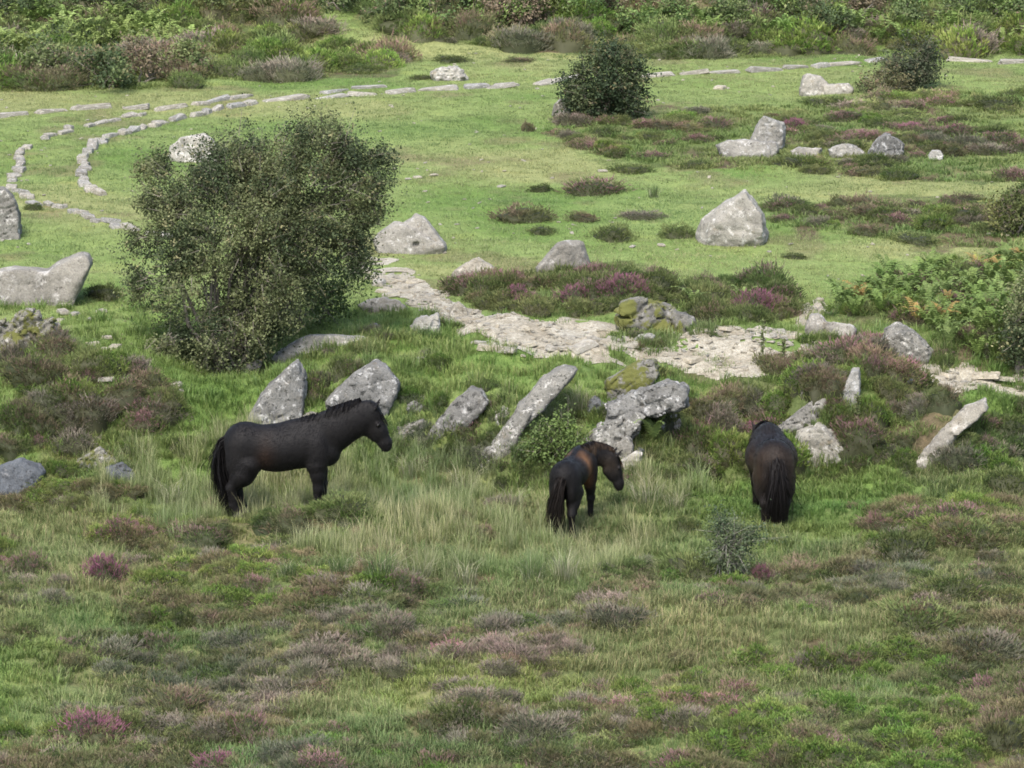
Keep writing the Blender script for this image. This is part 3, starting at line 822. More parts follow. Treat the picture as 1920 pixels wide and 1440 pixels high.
def sprigs(s, r, P, D, L, w, col, tip, tipfrac):
    """little tapering shoots at P along D; the tip part takes the colour tip"""
    n = len(P)
    a = unit(np.cross(D, r.normal(size=(n, 3))))
    b = unit(np.cross(D, a))
    L = L * r.uniform(0.6, 1.3, (n, 1))
    m = P + D * L * 0.45
    t = P + D * L
    V = np.stack([P - a * w * .3, m + a * w * .5, t, m - a * w * .5, P - b * w * .3, m + b * w * .5, t, m - b * w * .5], 1)
    k = np.arange(n)[:, None] * 8
    F = np.concatenate([k + [0, 1, 3], k + [3, 1, 2], k + [4, 5, 7], k + [7, 5, 6]])
    j = r.uniform(0.65, 1.3, (n, 1))
    fl = (r.random((n, 1)) < tipfrac)
    tc = np.where(fl, tip * r.uniform(0.7, 1.3, (n, 1)), col * j * 1.15)
    mc = np.where(fl, 0.45 * tip + 0.55 * col * j, col * j)
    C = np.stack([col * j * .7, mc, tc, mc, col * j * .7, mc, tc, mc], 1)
    s.add(V, F, C.reshape(-1, 3))

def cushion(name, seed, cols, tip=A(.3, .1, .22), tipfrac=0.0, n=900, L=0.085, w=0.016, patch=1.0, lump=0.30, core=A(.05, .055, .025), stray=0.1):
    """uneven low mound 1 m across and 0.5 m high covered with shoots"""
    r = np.random.default_rng(seed); s = Soup()
    th = r.uniform(0, 6.283, n); cz = r.random(n) ** 0.8
    sz = np.sqrt(1 - cz ** 2)
    def rad(x, y, z): return 1 + lump * fbm(x * 2.1 + seed, y * 2.1, z * 2.1, seed, 3)
    D = np.stack([sz * np.cos(th), sz * np.sin(th), cz], -1)
    k = rad(*D.T)[:, None] * (1 - 0.25 * r.random((n, 1)) ** 2)
    P = D * k * A(.44, .44, .40)
    dirs = unit(D * A(.8, .8, .5) + A(0, 0, .75) + r.normal(0, .28, (n, 3)))
    ci = fbm(P[:, 0] * 4, P[:, 1] * 4, P[:, 2] * 4, seed + 3, 2)
    w_ = sstep(-0.4, 0.4, ci)[:, None]
    col = cols[0] * (1 - w_) + cols[1] * w_
    pm = sstep(-0.2, 0.2, fbm(P[:, 0] * 3 + 9, P[:, 1] * 3, P[:, 2] * 3, seed + 4, 2)) * sstep(0.1, 0.3, P[:, 2])
    tf = tipfrac * ((1 - patch) + patch * pm)[:, None]
    sprigs(s, r, P, dirs, L, w, col, tip, tf)
    m = int(n * stray)                                                       # longer shoots break the outline
    if m: sprigs(s, r, P[:m], unit(dirs[:m] + r.normal(0, .3, (m, 3))), L * 2.2, w * .8, col[:m], tip, tf[:m])
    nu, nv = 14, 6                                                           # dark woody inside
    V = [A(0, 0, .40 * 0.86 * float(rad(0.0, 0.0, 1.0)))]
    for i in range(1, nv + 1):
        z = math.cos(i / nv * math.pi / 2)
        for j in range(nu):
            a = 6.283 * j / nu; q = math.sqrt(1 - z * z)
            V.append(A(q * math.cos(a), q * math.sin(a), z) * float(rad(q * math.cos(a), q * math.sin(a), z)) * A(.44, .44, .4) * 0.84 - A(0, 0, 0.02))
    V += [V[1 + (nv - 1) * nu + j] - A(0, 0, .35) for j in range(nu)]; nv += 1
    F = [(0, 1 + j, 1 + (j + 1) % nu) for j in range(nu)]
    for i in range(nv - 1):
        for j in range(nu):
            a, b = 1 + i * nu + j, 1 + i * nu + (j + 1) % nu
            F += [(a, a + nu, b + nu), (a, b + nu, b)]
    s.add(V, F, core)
    return s.mesh(name, M_LEAF)

PINK, PURP = A(.35, .165, .225), A(.44, .125, .29)
G1, G2 = A(.11, .15, .05), A(.17, .20, .075)
B1, B2 = A(.19, .155, .10), A(.135, .15, .062)
Y1, Y2 = A(.215, .195, .15), A(.15, .155, .10)
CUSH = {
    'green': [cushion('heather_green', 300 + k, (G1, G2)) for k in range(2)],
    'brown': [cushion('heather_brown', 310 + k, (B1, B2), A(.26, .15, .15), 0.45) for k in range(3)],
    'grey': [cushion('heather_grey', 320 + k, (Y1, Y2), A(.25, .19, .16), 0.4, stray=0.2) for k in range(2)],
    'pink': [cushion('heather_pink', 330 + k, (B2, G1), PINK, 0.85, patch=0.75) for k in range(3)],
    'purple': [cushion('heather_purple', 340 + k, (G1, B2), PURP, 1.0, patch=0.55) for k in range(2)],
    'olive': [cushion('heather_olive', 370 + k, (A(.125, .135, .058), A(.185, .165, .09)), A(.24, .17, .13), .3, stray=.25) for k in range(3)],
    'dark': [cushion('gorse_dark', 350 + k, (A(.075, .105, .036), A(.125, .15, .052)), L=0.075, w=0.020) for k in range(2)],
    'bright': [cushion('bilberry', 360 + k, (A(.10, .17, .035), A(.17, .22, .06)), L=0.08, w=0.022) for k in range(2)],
}

def fern(name, seed, col, dead=0.0):
    r = np.random.default_rng(seed); s = Soup()
    for f in range(8):
        a = f * 0.785 + r.normal(0, .25); Ln = r.uniform(.65, 1.0); ln = r.uniform(.45, .9)
        t = np.linspace(0, 1, 17)
        X = Ln * (t ** 1.3) * ln; Z = Ln * (np.sin(t * 1.9) * .80)
        d = A(math.cos(a), math.sin(a), 0); sd = A(-math.sin(a), math.cos(a), 0)
        P = d * X[:, None] + A(0, 0, 1) * Z[:, None]
        cc = (A(.26, .18, .06) if r.random() < dead else col) * r.uniform(.8, 1.2)
        for i in range(3, 17):
            wl = 0.24 * Ln * math.sin(min(1, (i - 2) / 3.0) * 1.57) * (1.08 - t[i])
            tg = unit(P[i] - P[i - 1])
            for sg in (-1, 1):
                e = P[i] + sd * sg * wl + tg * wl * .35 - A(0, 0, wl * .25) + r.normal(0, .012, 3)
                m = P[i] + (e - P[i]) * .45
                s.add([P[i] - tg * .012, P[i] + tg * .014, m + tg * .026, e, m - tg * .024], [(0, 4, 1), (1, 4, 2), (2, 4, 3)], cc * r.uniform(.8, 1.2))
        for i in range(0, 16):
            s.add([P[i] - sd * .005, P[i] + sd * .005, P[i + 1]], [(0, 1, 2)], cc * .8)
    return s.mesh(name, M_LEAF)
FERN = [fern('bracken', 400 + k, A(.135, .19, .05)) for k in range(3)]
FERNP = [fern('bracken_pale', 410 + k, A(.165, .225, .07)) for k in range(2)]
FERNY = [fern('bracken_gold', 420 + k, A(.19, .21, .05), 0.6) for k in range(2)]

# ------------------------------------------------------------------ scattered ground cover (what nobody could count)
def scatter(name, label, cat, pts, rot, scl, idx, col, protos):
    pc = bpy.data.collections.new('kinds_of_' + name)
    for k, me in enumerate(protos):
        pc.objects.link(bpy.data.objects.new('%s_kind_%02d' % (name, k), me))
    me = bpy.data.meshes.new(name)
    n = len(pts)
    me.vertices.add(n)
    me.vertices.foreach_set('co', np.asarray(pts, np.float32).ravel())
    for nm, ty, val in (('rot', 'FLOAT_VECTOR', rot), ('scl', 'FLOAT_VECTOR', scl), ('tintc', 'FLOAT_VECTOR', col)):
        a = me.attributes.new(nm, ty, 'POINT')
        a.data.foreach_set('vector', np.ascontiguousarray(val, np.float32).ravel())
    a = me.attributes.new('pidx', 'INT', 'POINT')
    a.data.foreach_set('value', np.asarray(idx, np.int32))
    o = bpy.data.objects.new(name, me)
    COL.objects.link(o)
    g = bpy.data.node_groups.new('scatter_' + name, 'GeometryNodeTree')
    g.interface.new_socket('Geometry', in_out='INPUT', socket_type='NodeSocketGeometry')
    g.interface.new_socket('Geometry', in_out='OUTPUT', socket_type='NodeSocketGeometry')
    L = g.links.new
    gi, go = g.nodes.new('NodeGroupInput'), g.nodes.new('NodeGroupOutput')
    mp = g.nodes.new('GeometryNodeMeshToPoints')
    ip = g.nodes.new('GeometryNodeInstanceOnPoints')
    ci = g.nodes.new('GeometryNodeCollectionInfo')
    ci.inputs['Collection'].default_value = pc
    ci.inputs['Separate Children'].default_value = True
    ci.inputs['Reset Children'].default_value = True
    def attr(nm, dt):
        a = g.nodes.new('GeometryNodeInputNamedAttribute'); a.data_type = dt; a.inputs['Name'].default_value = nm
        return a.outputs['Attribute']
    L(gi.outputs[0], mp.inputs['Mesh']); L(mp.outputs[0], ip.inputs['Points']); L(ci.outputs[0], ip.inputs['Instance'])
    ip.inputs['Pick Instance'].default_value = True
    L(attr('pidx', 'INT'), ip.inputs['Instance Index'])
    e2r = g.nodes.new('FunctionNodeEulerToRotation')
    L(attr('rot', 'FLOAT_VECTOR'), e2r.inputs[0]); L(e2r.outputs[0], ip.inputs['Rotation'])
    L(attr('scl', 'FLOAT_VECTOR'), ip.inputs['Scale'])
    L(ip.outputs[0], go.inputs[0])
    md = o.modifiers.new('scatter', 'NODES'); md.node_group = g
    return tag(o, label, cat, kind='stuff')

def spots(y0, y1, dens, margin=1.3):
    """random ground points in the wedge the photograph can see"""
    ym = 0.5 * (y0 + y1)
    hw = 0.155 * y1 + margin
    n = int((y1 - y0) * 2 * hw * dens)
    y = rng.uniform(y0, y1, n); x = rng.uniform(-hw, hw, n)
    k = np.abs(x) < 0.155 * y + margin
    return x[k], y[k]

def settle(x, y, sink=0.0, tilt=0.08):
    p = np.stack([x, y, height(x, y) - sink], -1)
    rot = np.stack([rng.normal(0, tilt, len(x)), rng.normal(0, tilt, len(x)), rng.uniform(0, 6.283, len(x))], -1)
    return p, rot

def tone(x, y, amp, f, seed):
    """slow drift of colour over the ground: yellower / greener and lighter / darker"""
    a = fbm(x * f, y * f, 0, seed, 3)[:, None]; b = fbm(x * f * 3, y * f * 3, 0, seed + 7, 2)[:, None]
    return (1 + amp * 0.5 * b) * (1 + amp * a * A(.9, .35, .7)) * rng.uniform(.85, 1.15, (len(x), 1))

rockbox = []
for o in list(COL.objects):
    if o.type == 'MESH' and o.name.split('.')[0] in ('boulder', 'stone'):
        co = np.empty(len(o.data.vertices) * 3, np.float32); o.data.vertices.foreach_get('co', co)
        co = co.reshape(-1, 3) + np.array(o.location)
        rockbox.append((co[:, 0].min(), co[:, 0].max(), co[:, 1].min(), co[:, 1].max()))
def off_rocks(x, y, m=0.0):
    k = np.ones(len(x), bool)
    for a, b, c, d in rockbox:
        k &= ~((x > a - m) & (x < b + m) & (y > c - m) & (y < d + m))
    return k

# short turf of the green
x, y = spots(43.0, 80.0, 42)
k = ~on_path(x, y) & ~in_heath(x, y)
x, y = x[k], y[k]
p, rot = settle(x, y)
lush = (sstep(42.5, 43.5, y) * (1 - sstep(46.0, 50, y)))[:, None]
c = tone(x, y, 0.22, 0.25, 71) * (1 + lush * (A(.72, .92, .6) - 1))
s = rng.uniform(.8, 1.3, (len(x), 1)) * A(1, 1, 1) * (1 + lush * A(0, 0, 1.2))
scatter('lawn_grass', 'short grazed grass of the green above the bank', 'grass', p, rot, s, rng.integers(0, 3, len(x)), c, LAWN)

x, y = spots(44.0, 57.0, 45)
k = on_path(x, y) & (fbm(x * 1.3, y * 1.3, 0, 65, 2) > -.25) & ((y < 50.5) | (rng.random(len(x)) < .3))
x, y = x[k], y[k]
p, rot = settle(x, y, -.018, .25)
scatter('path_gravel', 'small broken granite strewn over the path', 'gravel', p, rot, rng.uniform(.03, .085, (len(x), 1)) * A(1.4, 1, .8), rng.integers(0, 10, len(x)), np.ones((len(x), 3)), SLAB)
x, y = spots(44.0, 57.0, 22)
k = on_path(x, y, .1) & (fbm(x * 1.1 + 3, y * 1.1, 0, 67, 3) > .38)
x, y = x[k], y[k]
p, rot = settle(x, y)
scatter('path_grass', 'grass tufts growing in the path', 'grass', p, rot, rng.uniform(.3, .7, (len(x), 1)) * A(1.2, 1.2, .7), rng.integers(0, 3, len(x)), tone(x, y, .25, .5, 69), GREEN)

x, y = spots(50.0, 76.0, .8)
k = ~in_heath(x, y) & ~on_path(x, y)
x, y = x[k], y[k]
p, rot = settle(x, y, -.012, .2)
scatter('turf_grit', 'pale chips of stone in the grazed turf', 'gravel', p, rot, rng.uniform(.025, .075, (len(x), 1)) * A(1.3, 1, .7), rng.integers(0, 10, len(x)), np.ones((len(x), 3)), SLAB)

# longer green grass on the bank and round the heather
x, y = spots(41.8, 49.0, 34)
w = fbm(x * .8, y * .8, 0, 73, 3)
k = ~on_path(x, y) & (w > -0.1 - 2.0 * (y < 46.5)) & off_rocks(x, y, -0.22) & (rng.random(len(x)) < np.where(y > 46.5, .35, 1))
x, y = x[k], y[k]
p, rot = settle(x, y)
scatter('bank_grass', 'tufty green grass over the rocky bank', 'grass', p, rot, rng.uniform(.45, 1.15, (len(x), 1)) * A(1, 1, 1), rng.integers(0, 3, len(x)), tone(x, y, .25, .5, 75) * A(.95, 1, .9), GREEN)

# mixed grass of the near heath
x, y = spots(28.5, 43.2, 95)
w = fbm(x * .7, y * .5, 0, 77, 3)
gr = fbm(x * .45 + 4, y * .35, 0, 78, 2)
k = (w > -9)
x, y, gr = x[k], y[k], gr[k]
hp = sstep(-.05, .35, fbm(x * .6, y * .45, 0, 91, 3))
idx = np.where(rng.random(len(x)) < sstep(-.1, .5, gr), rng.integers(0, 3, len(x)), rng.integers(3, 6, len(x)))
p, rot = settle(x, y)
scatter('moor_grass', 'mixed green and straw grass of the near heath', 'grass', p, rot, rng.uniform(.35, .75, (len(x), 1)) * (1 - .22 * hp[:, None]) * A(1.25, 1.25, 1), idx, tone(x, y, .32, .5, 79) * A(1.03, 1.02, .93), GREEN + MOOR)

# belt of tall pale grass where the ponies stand
BELT = world_poly([(150, 880), (330, 830), (420, 800), (760, 850), (1020, 900), (1300, 890), (1380, 960), (1300, 1010), (1120, 1090), (860, 1100), (640, 1060), (420, 1000), (250, 960)])
x, y = spots(36.0, 44.5, 36)
k = inside(BELT, x + .4 * noise(x, y, 0, 80), y + .6 * noise(x, y, 0, 81)) & (fbm(x * .9, y * .9, 0, 82, 2) > -.35) & off_rocks(x, y, -.1) & ~((np.abs(x - .85) < .45) & (y > 39.9) & (y < 41.6))
x, y = x[k], y[k]
p, rot = settle(x, y)
scatter('tall_pale_grass', 'tall straw-coloured grass round the ponies', 'grass', p, rot, rng.uniform(.45, .85, (len(x), 1)) * A(1.1, 1.1, 1), rng.integers(0, 3, len(x)), tone(x, y, .25, .7, 83) * A(.80, .96, .80), PALE)

# turf and heather that grow against the bank rocks
fx, fy = [], []
for a, b, c, d in rockbox:
    if 41.2 < c < 47.5 and d - c > .35:
        n = int(9 * (b - a) / .6) + 4
        fx.append(rng.uniform(a - .05, b + .15, n)); fy.append(c + rng.uniform(-.22, .10, n))
        n = int(n * .7)
        fx.append(b + rng.uniform(-.10, .22, n)); fy.append(rng.uniform(c, d, n))
FOOT = np.concatenate(fx), np.concatenate(fy)
x, y = np.repeat(FOOT[0], 2) + rng.normal(0, .1, 2 * len(FOOT[0])), np.repeat(FOOT[1], 2) + rng.normal(0, .08, 2 * len(FOOT[0]))
p, rot = settle(x, y)
scatter('rock_foot_grass', 'grass growing against the rocks of the bank', 'grass', p, rot, rng.uniform(.45, 1.05, (len(x), 1)) * A(1, 1, 1), rng.integers(0, 6, len(x)), tone(x, y, .25, .7, 85) * A(.92, .98, .85), GREEN + MOOR)

# heather and low shrubs that grow together into one cover
def heath_cover(name, label, x, y, kinds, smin, smax, zs, seed, sink=.05, amp=.25):
    names = sorted(set(kinds))
    pro, start = [], {}
    for nm in names:
        start[nm] = len(pro); pro += CUSH[nm]
    sel = fbm(x * .55, y * .4, 0, seed, 3) * .55 + rng.normal(0, .28, len(x)) + .5
    sel = np.clip(sel, 0, .999)
    ki = np.array(kinds, dtype=object)[(sel * len(kinds)).astype(int)]
    idx = np.array([start[a] + rng.integers(len(CUSH[a])) for a in ki])
    p, rot = settle(x, y, sink, .1)
    s = rng.uniform(smin, smax, (len(x), 1)) * np.stack([rng.uniform(.8, 1.4, len(x)), rng.uniform(.8, 1.2, len(x)), zs * rng.uniform(.7, 1.3, len(x))], -1)
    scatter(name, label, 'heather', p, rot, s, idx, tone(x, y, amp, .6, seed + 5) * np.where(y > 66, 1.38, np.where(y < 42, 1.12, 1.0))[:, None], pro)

x, y = spots(28.5, 41.6, 26)
k = (fbm(x * .6, y * .45, 0, 91, 3) > rng.normal(-.14, .18, len(x)) - .03 * np.clip(38.5 - y, 0, 9)) & ~(inside(BELT, x, y) & (rng.random(len(x)) < .8))
heath_cover('near_heather', 'low mixed heather of the near heath', x[k], y[k], ['bright', 'green', 'brown', 'olive', 'brown', 'olive', 'pink', 'olive', 'grey', 'dark', 'brown', 'green', 'olive', 'grey'], .20, .58, .72, 92)
x, y = spots(41.3, 48.5, 9)
k = inside(HEATH['left_bank'], x, y) | inside(HEATH['right_bank'], x, y) | inside(HEATH['mid_bank'], x, y)
k &= off_rocks(x, y, -.12)
heath_cover('bank_heather', 'thick heather over the rocky bank', x[k], y[k], ['bright', 'green', 'brown', 'grey', 'brown', 'pink', 'grey', 'green', 'brown', 'dark'], .35, .75, .85, 94)
k = rng.random(len(FOOT[0])) < .55
heath_cover('rock_foot_heather', 'heather growing against the rocks of the bank', FOOT[0][k], FOOT[1][k], ['green', 'bright', 'brown', 'grey', 'pink', 'green', 'dark'], .18, .38, .8, 95)
x, y = spots(47.0, 56.0, 11)
k = (inside(HEATH['boulder_bank'], x, y) | inside(HEATH['boulder_bank_b'], x, y)) & ~on_path(x, y) & off_rocks(x, y, .05)
heath_cover('path_heather', 'flowering heather between the path and the green', x[k], y[k], ['green', 'dark', 'green', 'pink', 'dark', 'brown', 'green'], .45, .8, .8, 96)
x, y = spots(46.5, 58.0, 5)
k = inside(HEATH['bracken'], x, y) & off_rocks(x, y, .02)
heath_cover('bracken_heather', 'heather growing among the bracken', x[k], y[k], ['green', 'bright', 'pink', 'brown', 'green', 'pink'], .4, .75, .9, 93)
x, y = spots(54.0, 74.0, 5.0)
k = (inside(HEATH['swath'], x, y) | inside(HEATH['swath_low'], x, y)) & (fbm(x * .5, y * .3, 0, 97, 3) > -.25) & off_rocks(x, y, .05)
heath_cover('green_heather', 'heather spreading over the right of the green', x[k], y[k], ['green', 'dark', 'bright', 'brown', 'green', 'pink', 'grey', 'green', 'pink', 'brown'], .35, .85, .6, 98)
x, y = spots(66.0, 92.0, 3.0)
k = inside(HEATH['top_left'], x, y) | inside(HEATH['top_band'], x, y)
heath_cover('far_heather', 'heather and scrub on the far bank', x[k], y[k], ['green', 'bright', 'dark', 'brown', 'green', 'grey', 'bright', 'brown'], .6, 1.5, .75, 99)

x, y = spots(43.0, 90.0, 26)
k = in_heath(x, y) & ~on_path(x, y)
x, y = x[k], y[k]
p, rot = settle(x, y)
scatter('heath_grass', 'grass growing between the heather of the bank and the green', 'grass', p, rot, rng.uniform(.4, .9, (len(x), 1)) * A(1.5, 1.5, .8), rng.integers(0, 3, len(x)), tone(x, y, .3, .5, 103), GREEN)

# bracken
x, y = spots(46.0, 58.0, 17)
k = inside(HEATH['bracken'], x, y) & (rng.random(len(x)) < .8) & off_rocks(x, y, .02)
xb, yb = x[k], y[k]
ib = rng.choice([0, 1, 2, 3, 4, 5], len(xb), p=[.25, .23, .2, .14, .14, .04])
x, y = spots(68.0, 90.0, 13)
BR = world_poly([(-160, 120), (120, 105), (300, 110), (380, 95), (330, 55), (160, 35), (-160, 30)], 40)
BR2 = world_poly([(1180, 40), (1400, 50), (1920, 50), (2080, 60), (2080, 95), (1780, 95), (1500, 80), (1200, 80)], 40)
k = inside(BR, x, y) | (inside(BR2, x, y) & (rng.random(len(x)) < .4))
xf, yf = x[k], y[k]
i2 = rng.choice([0, 1, 2, 3, 4], len(xf))
x, y, ib = np.concatenate([xb, xf]), np.concatenate([yb, yf]), np.concatenate([ib, i2])
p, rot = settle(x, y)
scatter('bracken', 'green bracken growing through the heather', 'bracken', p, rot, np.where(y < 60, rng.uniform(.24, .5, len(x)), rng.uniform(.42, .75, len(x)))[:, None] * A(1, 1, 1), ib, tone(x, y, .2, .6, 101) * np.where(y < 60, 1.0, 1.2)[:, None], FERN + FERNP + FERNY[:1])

# ------------------------------------------------------------------ single clumps that stand out, one object each
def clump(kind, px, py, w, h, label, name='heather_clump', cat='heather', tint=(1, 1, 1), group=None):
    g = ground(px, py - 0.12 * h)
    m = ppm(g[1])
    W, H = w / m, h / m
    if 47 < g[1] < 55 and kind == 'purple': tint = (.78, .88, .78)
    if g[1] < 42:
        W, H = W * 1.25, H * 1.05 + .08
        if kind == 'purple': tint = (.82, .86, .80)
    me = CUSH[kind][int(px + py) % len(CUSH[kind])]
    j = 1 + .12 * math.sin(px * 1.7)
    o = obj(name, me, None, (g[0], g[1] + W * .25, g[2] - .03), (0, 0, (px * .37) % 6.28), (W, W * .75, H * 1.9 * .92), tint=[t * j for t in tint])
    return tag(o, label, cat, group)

for a in [
    ('dark', 1012, 363, 64, 18, 'small dark heather clump on the green, leftmost of the upper pair'),
    ('pink', 1120, 372, 150, 34, 'wide pink-flowered heather clump on the open green'),
    ('brown', 985, 425, 132, 42, 'brown heather clump topped with dead twigs on the open green'),
    ('dark', 1014, 443, 80, 18, 'flat dark green clump just below the brown heather on the green'),
    ('brown', 1092, 420, 84, 26, 'small brown clump between two larger ones on the green'),
    ('green', 1150, 456, 124, 36, 'large olive heather clump at the lower right of the patch on the green'),
    ('grey', 1205, 416, 100, 20, 'faded greyish heather clump at the right of the patch on the green'),
    ('green', 1272, 452, 90, 34, 'green heather clump left of the largest pale boulder'),
    ('dark', 1492, 488, 56, 15, 'small round green cushion alone on the turf below the largest boulder'),
    ('brown', 990, 250, 34, 26, 'small upright brown clump left of the round dark bush'),
    ('brown', 975, 119, 70, 12, 'flat brown heather patch on the far green left of the round dark bush'),
    ('grey', 840, 82, 42, 14, 'small purplish clump on the far green above the white boulder'),
    ('dark', 60, 397, 46, 18, 'dark little clump beside the boulder at the left edge'),
    ('dark', 285, 322, 70, 28, 'low dark clump at the left foot of the pale boulder behind the hawthorn'),
    ('dark', 192, 566, 96, 34, 'dark green clump right of the long saddle-topped boulder'),
    ('green', 845, 120, 100, 18, 'green heather clump behind the white streaked boulder'),
    ('green', 790, 152, 60, 14, 'low green clump left of the white streaked boulder'),
    ('purple', 970, 578, 80, 46, 'purple heather clump on the slope left of the blocky boulder'),
    ('purple', 1080, 578, 110, 44, 'dark heather clump with purple flowers directly under the blocky boulder'),
    ('purple', 1172, 572, 130, 58, 'tall purple-flowered heather right of the blocky boulder'),
    ('dark', 1320, 606, 110, 50, 'dark green heather left of the big purple one above the path'),
    ('purple', 1418, 608, 130, 64, 'big purple heather bush above the wide stony path'),
    ('pink', 1590, 690, 150, 60, 'large pink and brown heather bush below the right end of the stony path'),
    ('brown', 1450, 715, 120, 50, 'brown heather bush at the lower edge of the wide stony path'),
    ('purple', 1650, 650, 60, 26, 'bright magenta heather beside the rounded grey rock with dark crest'),
    ('purple', 1690, 606, 60, 26, 'magenta heather tuft just above the rounded grey rock'),
    ('pink', 1640, 715, 70, 50, 'pink heather above the narrow upright rock'),
    ('pink', 1840, 805, 90, 26, 'pink heather behind the long narrow slab at lower right'),
    ('green', 1790, 850, 120, 48, 'dense green heather right of the long narrow slab'),
    ('grey', 1860, 876, 150, 44, 'greyish dry heather at the right edge of the bank foot'),
    ('dark', 1310, 872, 130, 80, 'tall dark green heather left of the pony seen from behind'),
    ('purple', 1408, 822, 40, 34, 'small purple tuft beside the left shoulder of the pony seen from behind'),
    ('pink', 870, 820, 120, 40, 'pinkish heather below the tilted blunt slab'),
    ('brown', 850, 878, 140, 34, 'russet heather at the foot of the longest leaning slab'),
    ('bright', 1080, 872, 90, 46, 'bright green leafy clump left of the rock pile'),
    ('green', 640, 712, 90, 46, 'yellow-green heather on the rock behind the left pony'),
    ('pink', 310, 770, 60, 44, 'pink heather at the right end of the left heather bank'),
    ('bright', 135, 772, 110, 60, 'bright green clump in the middle of the left heather bank'),
    ('brown', 70, 730, 150, 60, 'brown heather along the crest of the left bank'),
    ('brown', 270, 740, 120, 50, 'tan heather at the top right of the left bank'),
    ('pink', 70, 842, 60, 30, 'small pink heather above the dark slate-grey rock'),
    ('bright', 110, 900, 70, 24, 'yellow-green moss cushion between the two rocks at lower left'),
    ('green', 320, 850, 90, 36, 'round green tussock left of the left pony'),
    # heather over the right of the green
    ('pink', 1335, 250, 100, 30, 'pink-tinged heather left of the upright pointed block'),
    ('purple', 1492, 250, 60, 30, 'vivid magenta heather right of the upright pointed block'),
    ('pink', 1580, 232, 80, 26, 'dull pink heather above the stone row'),
    ('pink', 1612, 262, 70, 22, 'pink heather tuft behind the long grey stone'),
    ('purple', 1712, 250, 60, 22, 'magenta heather above the small round white stone'),
    ('purple', 1795, 258, 90, 26, 'magenta heather right of the small round white stone'),
    ('pink', 1880, 278, 110, 30, 'dull purple heather at the right edge level with the stone row'),
    ('pink', 1710, 212, 90, 22, 'pink heather below the small grey-green bush'),
    ('green', 1560, 205, 130, 26, 'smooth green heather below the boot-shaped boulder'),
    ('green', 1500, 318, 140, 28, 'green heather in front of the stone row'),
    ('green', 1640, 326, 120, 26, 'green heather in front of the rounded lichen-spotted rock'),
    ('purple', 1745, 404, 34, 16, 'small bright magenta tuft in the lower heather right of the largest boulder'),
    ('purple', 1678, 418, 34, 16, 'second bright magenta tuft, left of the first, in the lower heather'),
    ('pink', 1470, 420, 70, 20, 'pinkish heather just right of the largest boulder'),
    ('pink', 1625, 440, 60, 18, 'pink heather below the bright magenta tufts'),
    ('green', 1720, 462, 160, 24, 'green heather edge below the magenta tufts'),
    ('dark', 1870, 210, 130, 30, 'dark heather ridge at the right edge behind the green'),
    ('green', 1180, 330, 110, 24, 'low green hummock on the middle of the green'),
    ('green', 1310, 318, 100, 20, 'low green hummock left of the wide low stone'),
    ('brown', 1245, 250, 110, 26, 'brown heather right of the round dark bush'),
    # near heath
    ('purple', 215, 1020, 90, 34, 'purple heather clump in the near heath below the left pony\'s tail'),
    ('purple', 190, 1102, 100, 48, 'dark purple heather mound in the left of the near heath'),
    ('pink', 50, 1085, 80, 36, 'pink heather clump at the left edge of the near heath'),
    ('purple', 160, 1400, 130, 48, 'brightest magenta heather near the bottom left corner'),
    ('pink', 455, 1400, 110, 46, 'thin pink heather near the bottom, right of the brown clump'),
    ('brown', 330, 1352, 140, 50, 'rusty brown clump near the bottom left'),
    ('purple', 400, 1462, 110, 34, 'magenta heather cut by the bottom edge, left of centre'),
    ('pink', 600, 1460, 130, 34, 'pink heather cut by the bottom edge near the middle'),
    ('pink', 810, 1462, 100, 34, 'pink heather cut by the bottom edge right of its twin'),
    ('pink', 1790, 992, 110, 36, 'purple-pink heather on the right below the green strip'),
    ('purple', 1645, 996, 36, 30, 'tiny magenta tuft left of the purple-pink heather on the right'),
    ('pink', 1850, 1318, 100, 36, 'pink heather at the lower right edge'),
    ('purple', 1376, 1362, 28, 24, 'lone tiny purple tuft in the lower right foreground'),
    ('purple', 1430, 1096, 50, 28, 'purple tuft at the foot of the small grey-green thorn bush'),
    ('green', 1305, 1100, 140, 54, 'rounded green mound left of the small grey-green thorn bush'),
    ('dark', 1700, 1060, 130, 52, 'dark green gorse mound in the right of the near heath'),
    ('green', 1830, 1030, 140, 40, 'lighter green gorse running right from the dark mound'),
    ('green', 1730, 1200, 180, 48, 'broad green mound in the lower right of the near heath'),
    ('dark', 1790, 1130, 110, 40, 'dark grey-brown heather mound at right of the near heath'),
    ('dark', 1550, 1130, 50, 26, 'small dark clump between the thorn bush and the grey-brown mound'),
    ('green', 640, 975, 150, 34, 'flat olive clump in front of the left pony\'s forelegs'),
    ('brown', 560, 1018, 120, 28, 'brown heather clump in front of the left pony'),
    ('dark', 335, 1190, 70, 36, 'dark heather clump in the left of the near heath under the purple mound'),
    ('dark', 860, 1378, 120, 46, 'dark brown-green clump near the bottom middle'),
    ('dark', 250, 1230, 80, 34, 'dark rounded clump in the left foreground'),
    ('grey', 1160, 1190, 160, 40, 'grey straggly heather in the middle of the near heath'),
    ('grey', 1000, 1400, 150, 40, 'grey-brown heather at the bottom right of the middle'),
    ('grey', 1850, 1250, 160, 50, 'grey straggly heather at the right edge of the near heath'),
    ('brown', 1880, 1420, 140, 70, 'brown heather bush in the bottom right corner'),
    ('dark', 1290, 1005, 60, 24, 'dark clump just behind the rounded green mound'),
    ('green', 1260, 910, 60, 40, 'straggly green clump right of the smallest pony'),
    ('dark', 1890, 930, 100, 40, 'dark clump on the green strip at the right edge'),
]:
    clump(*a)

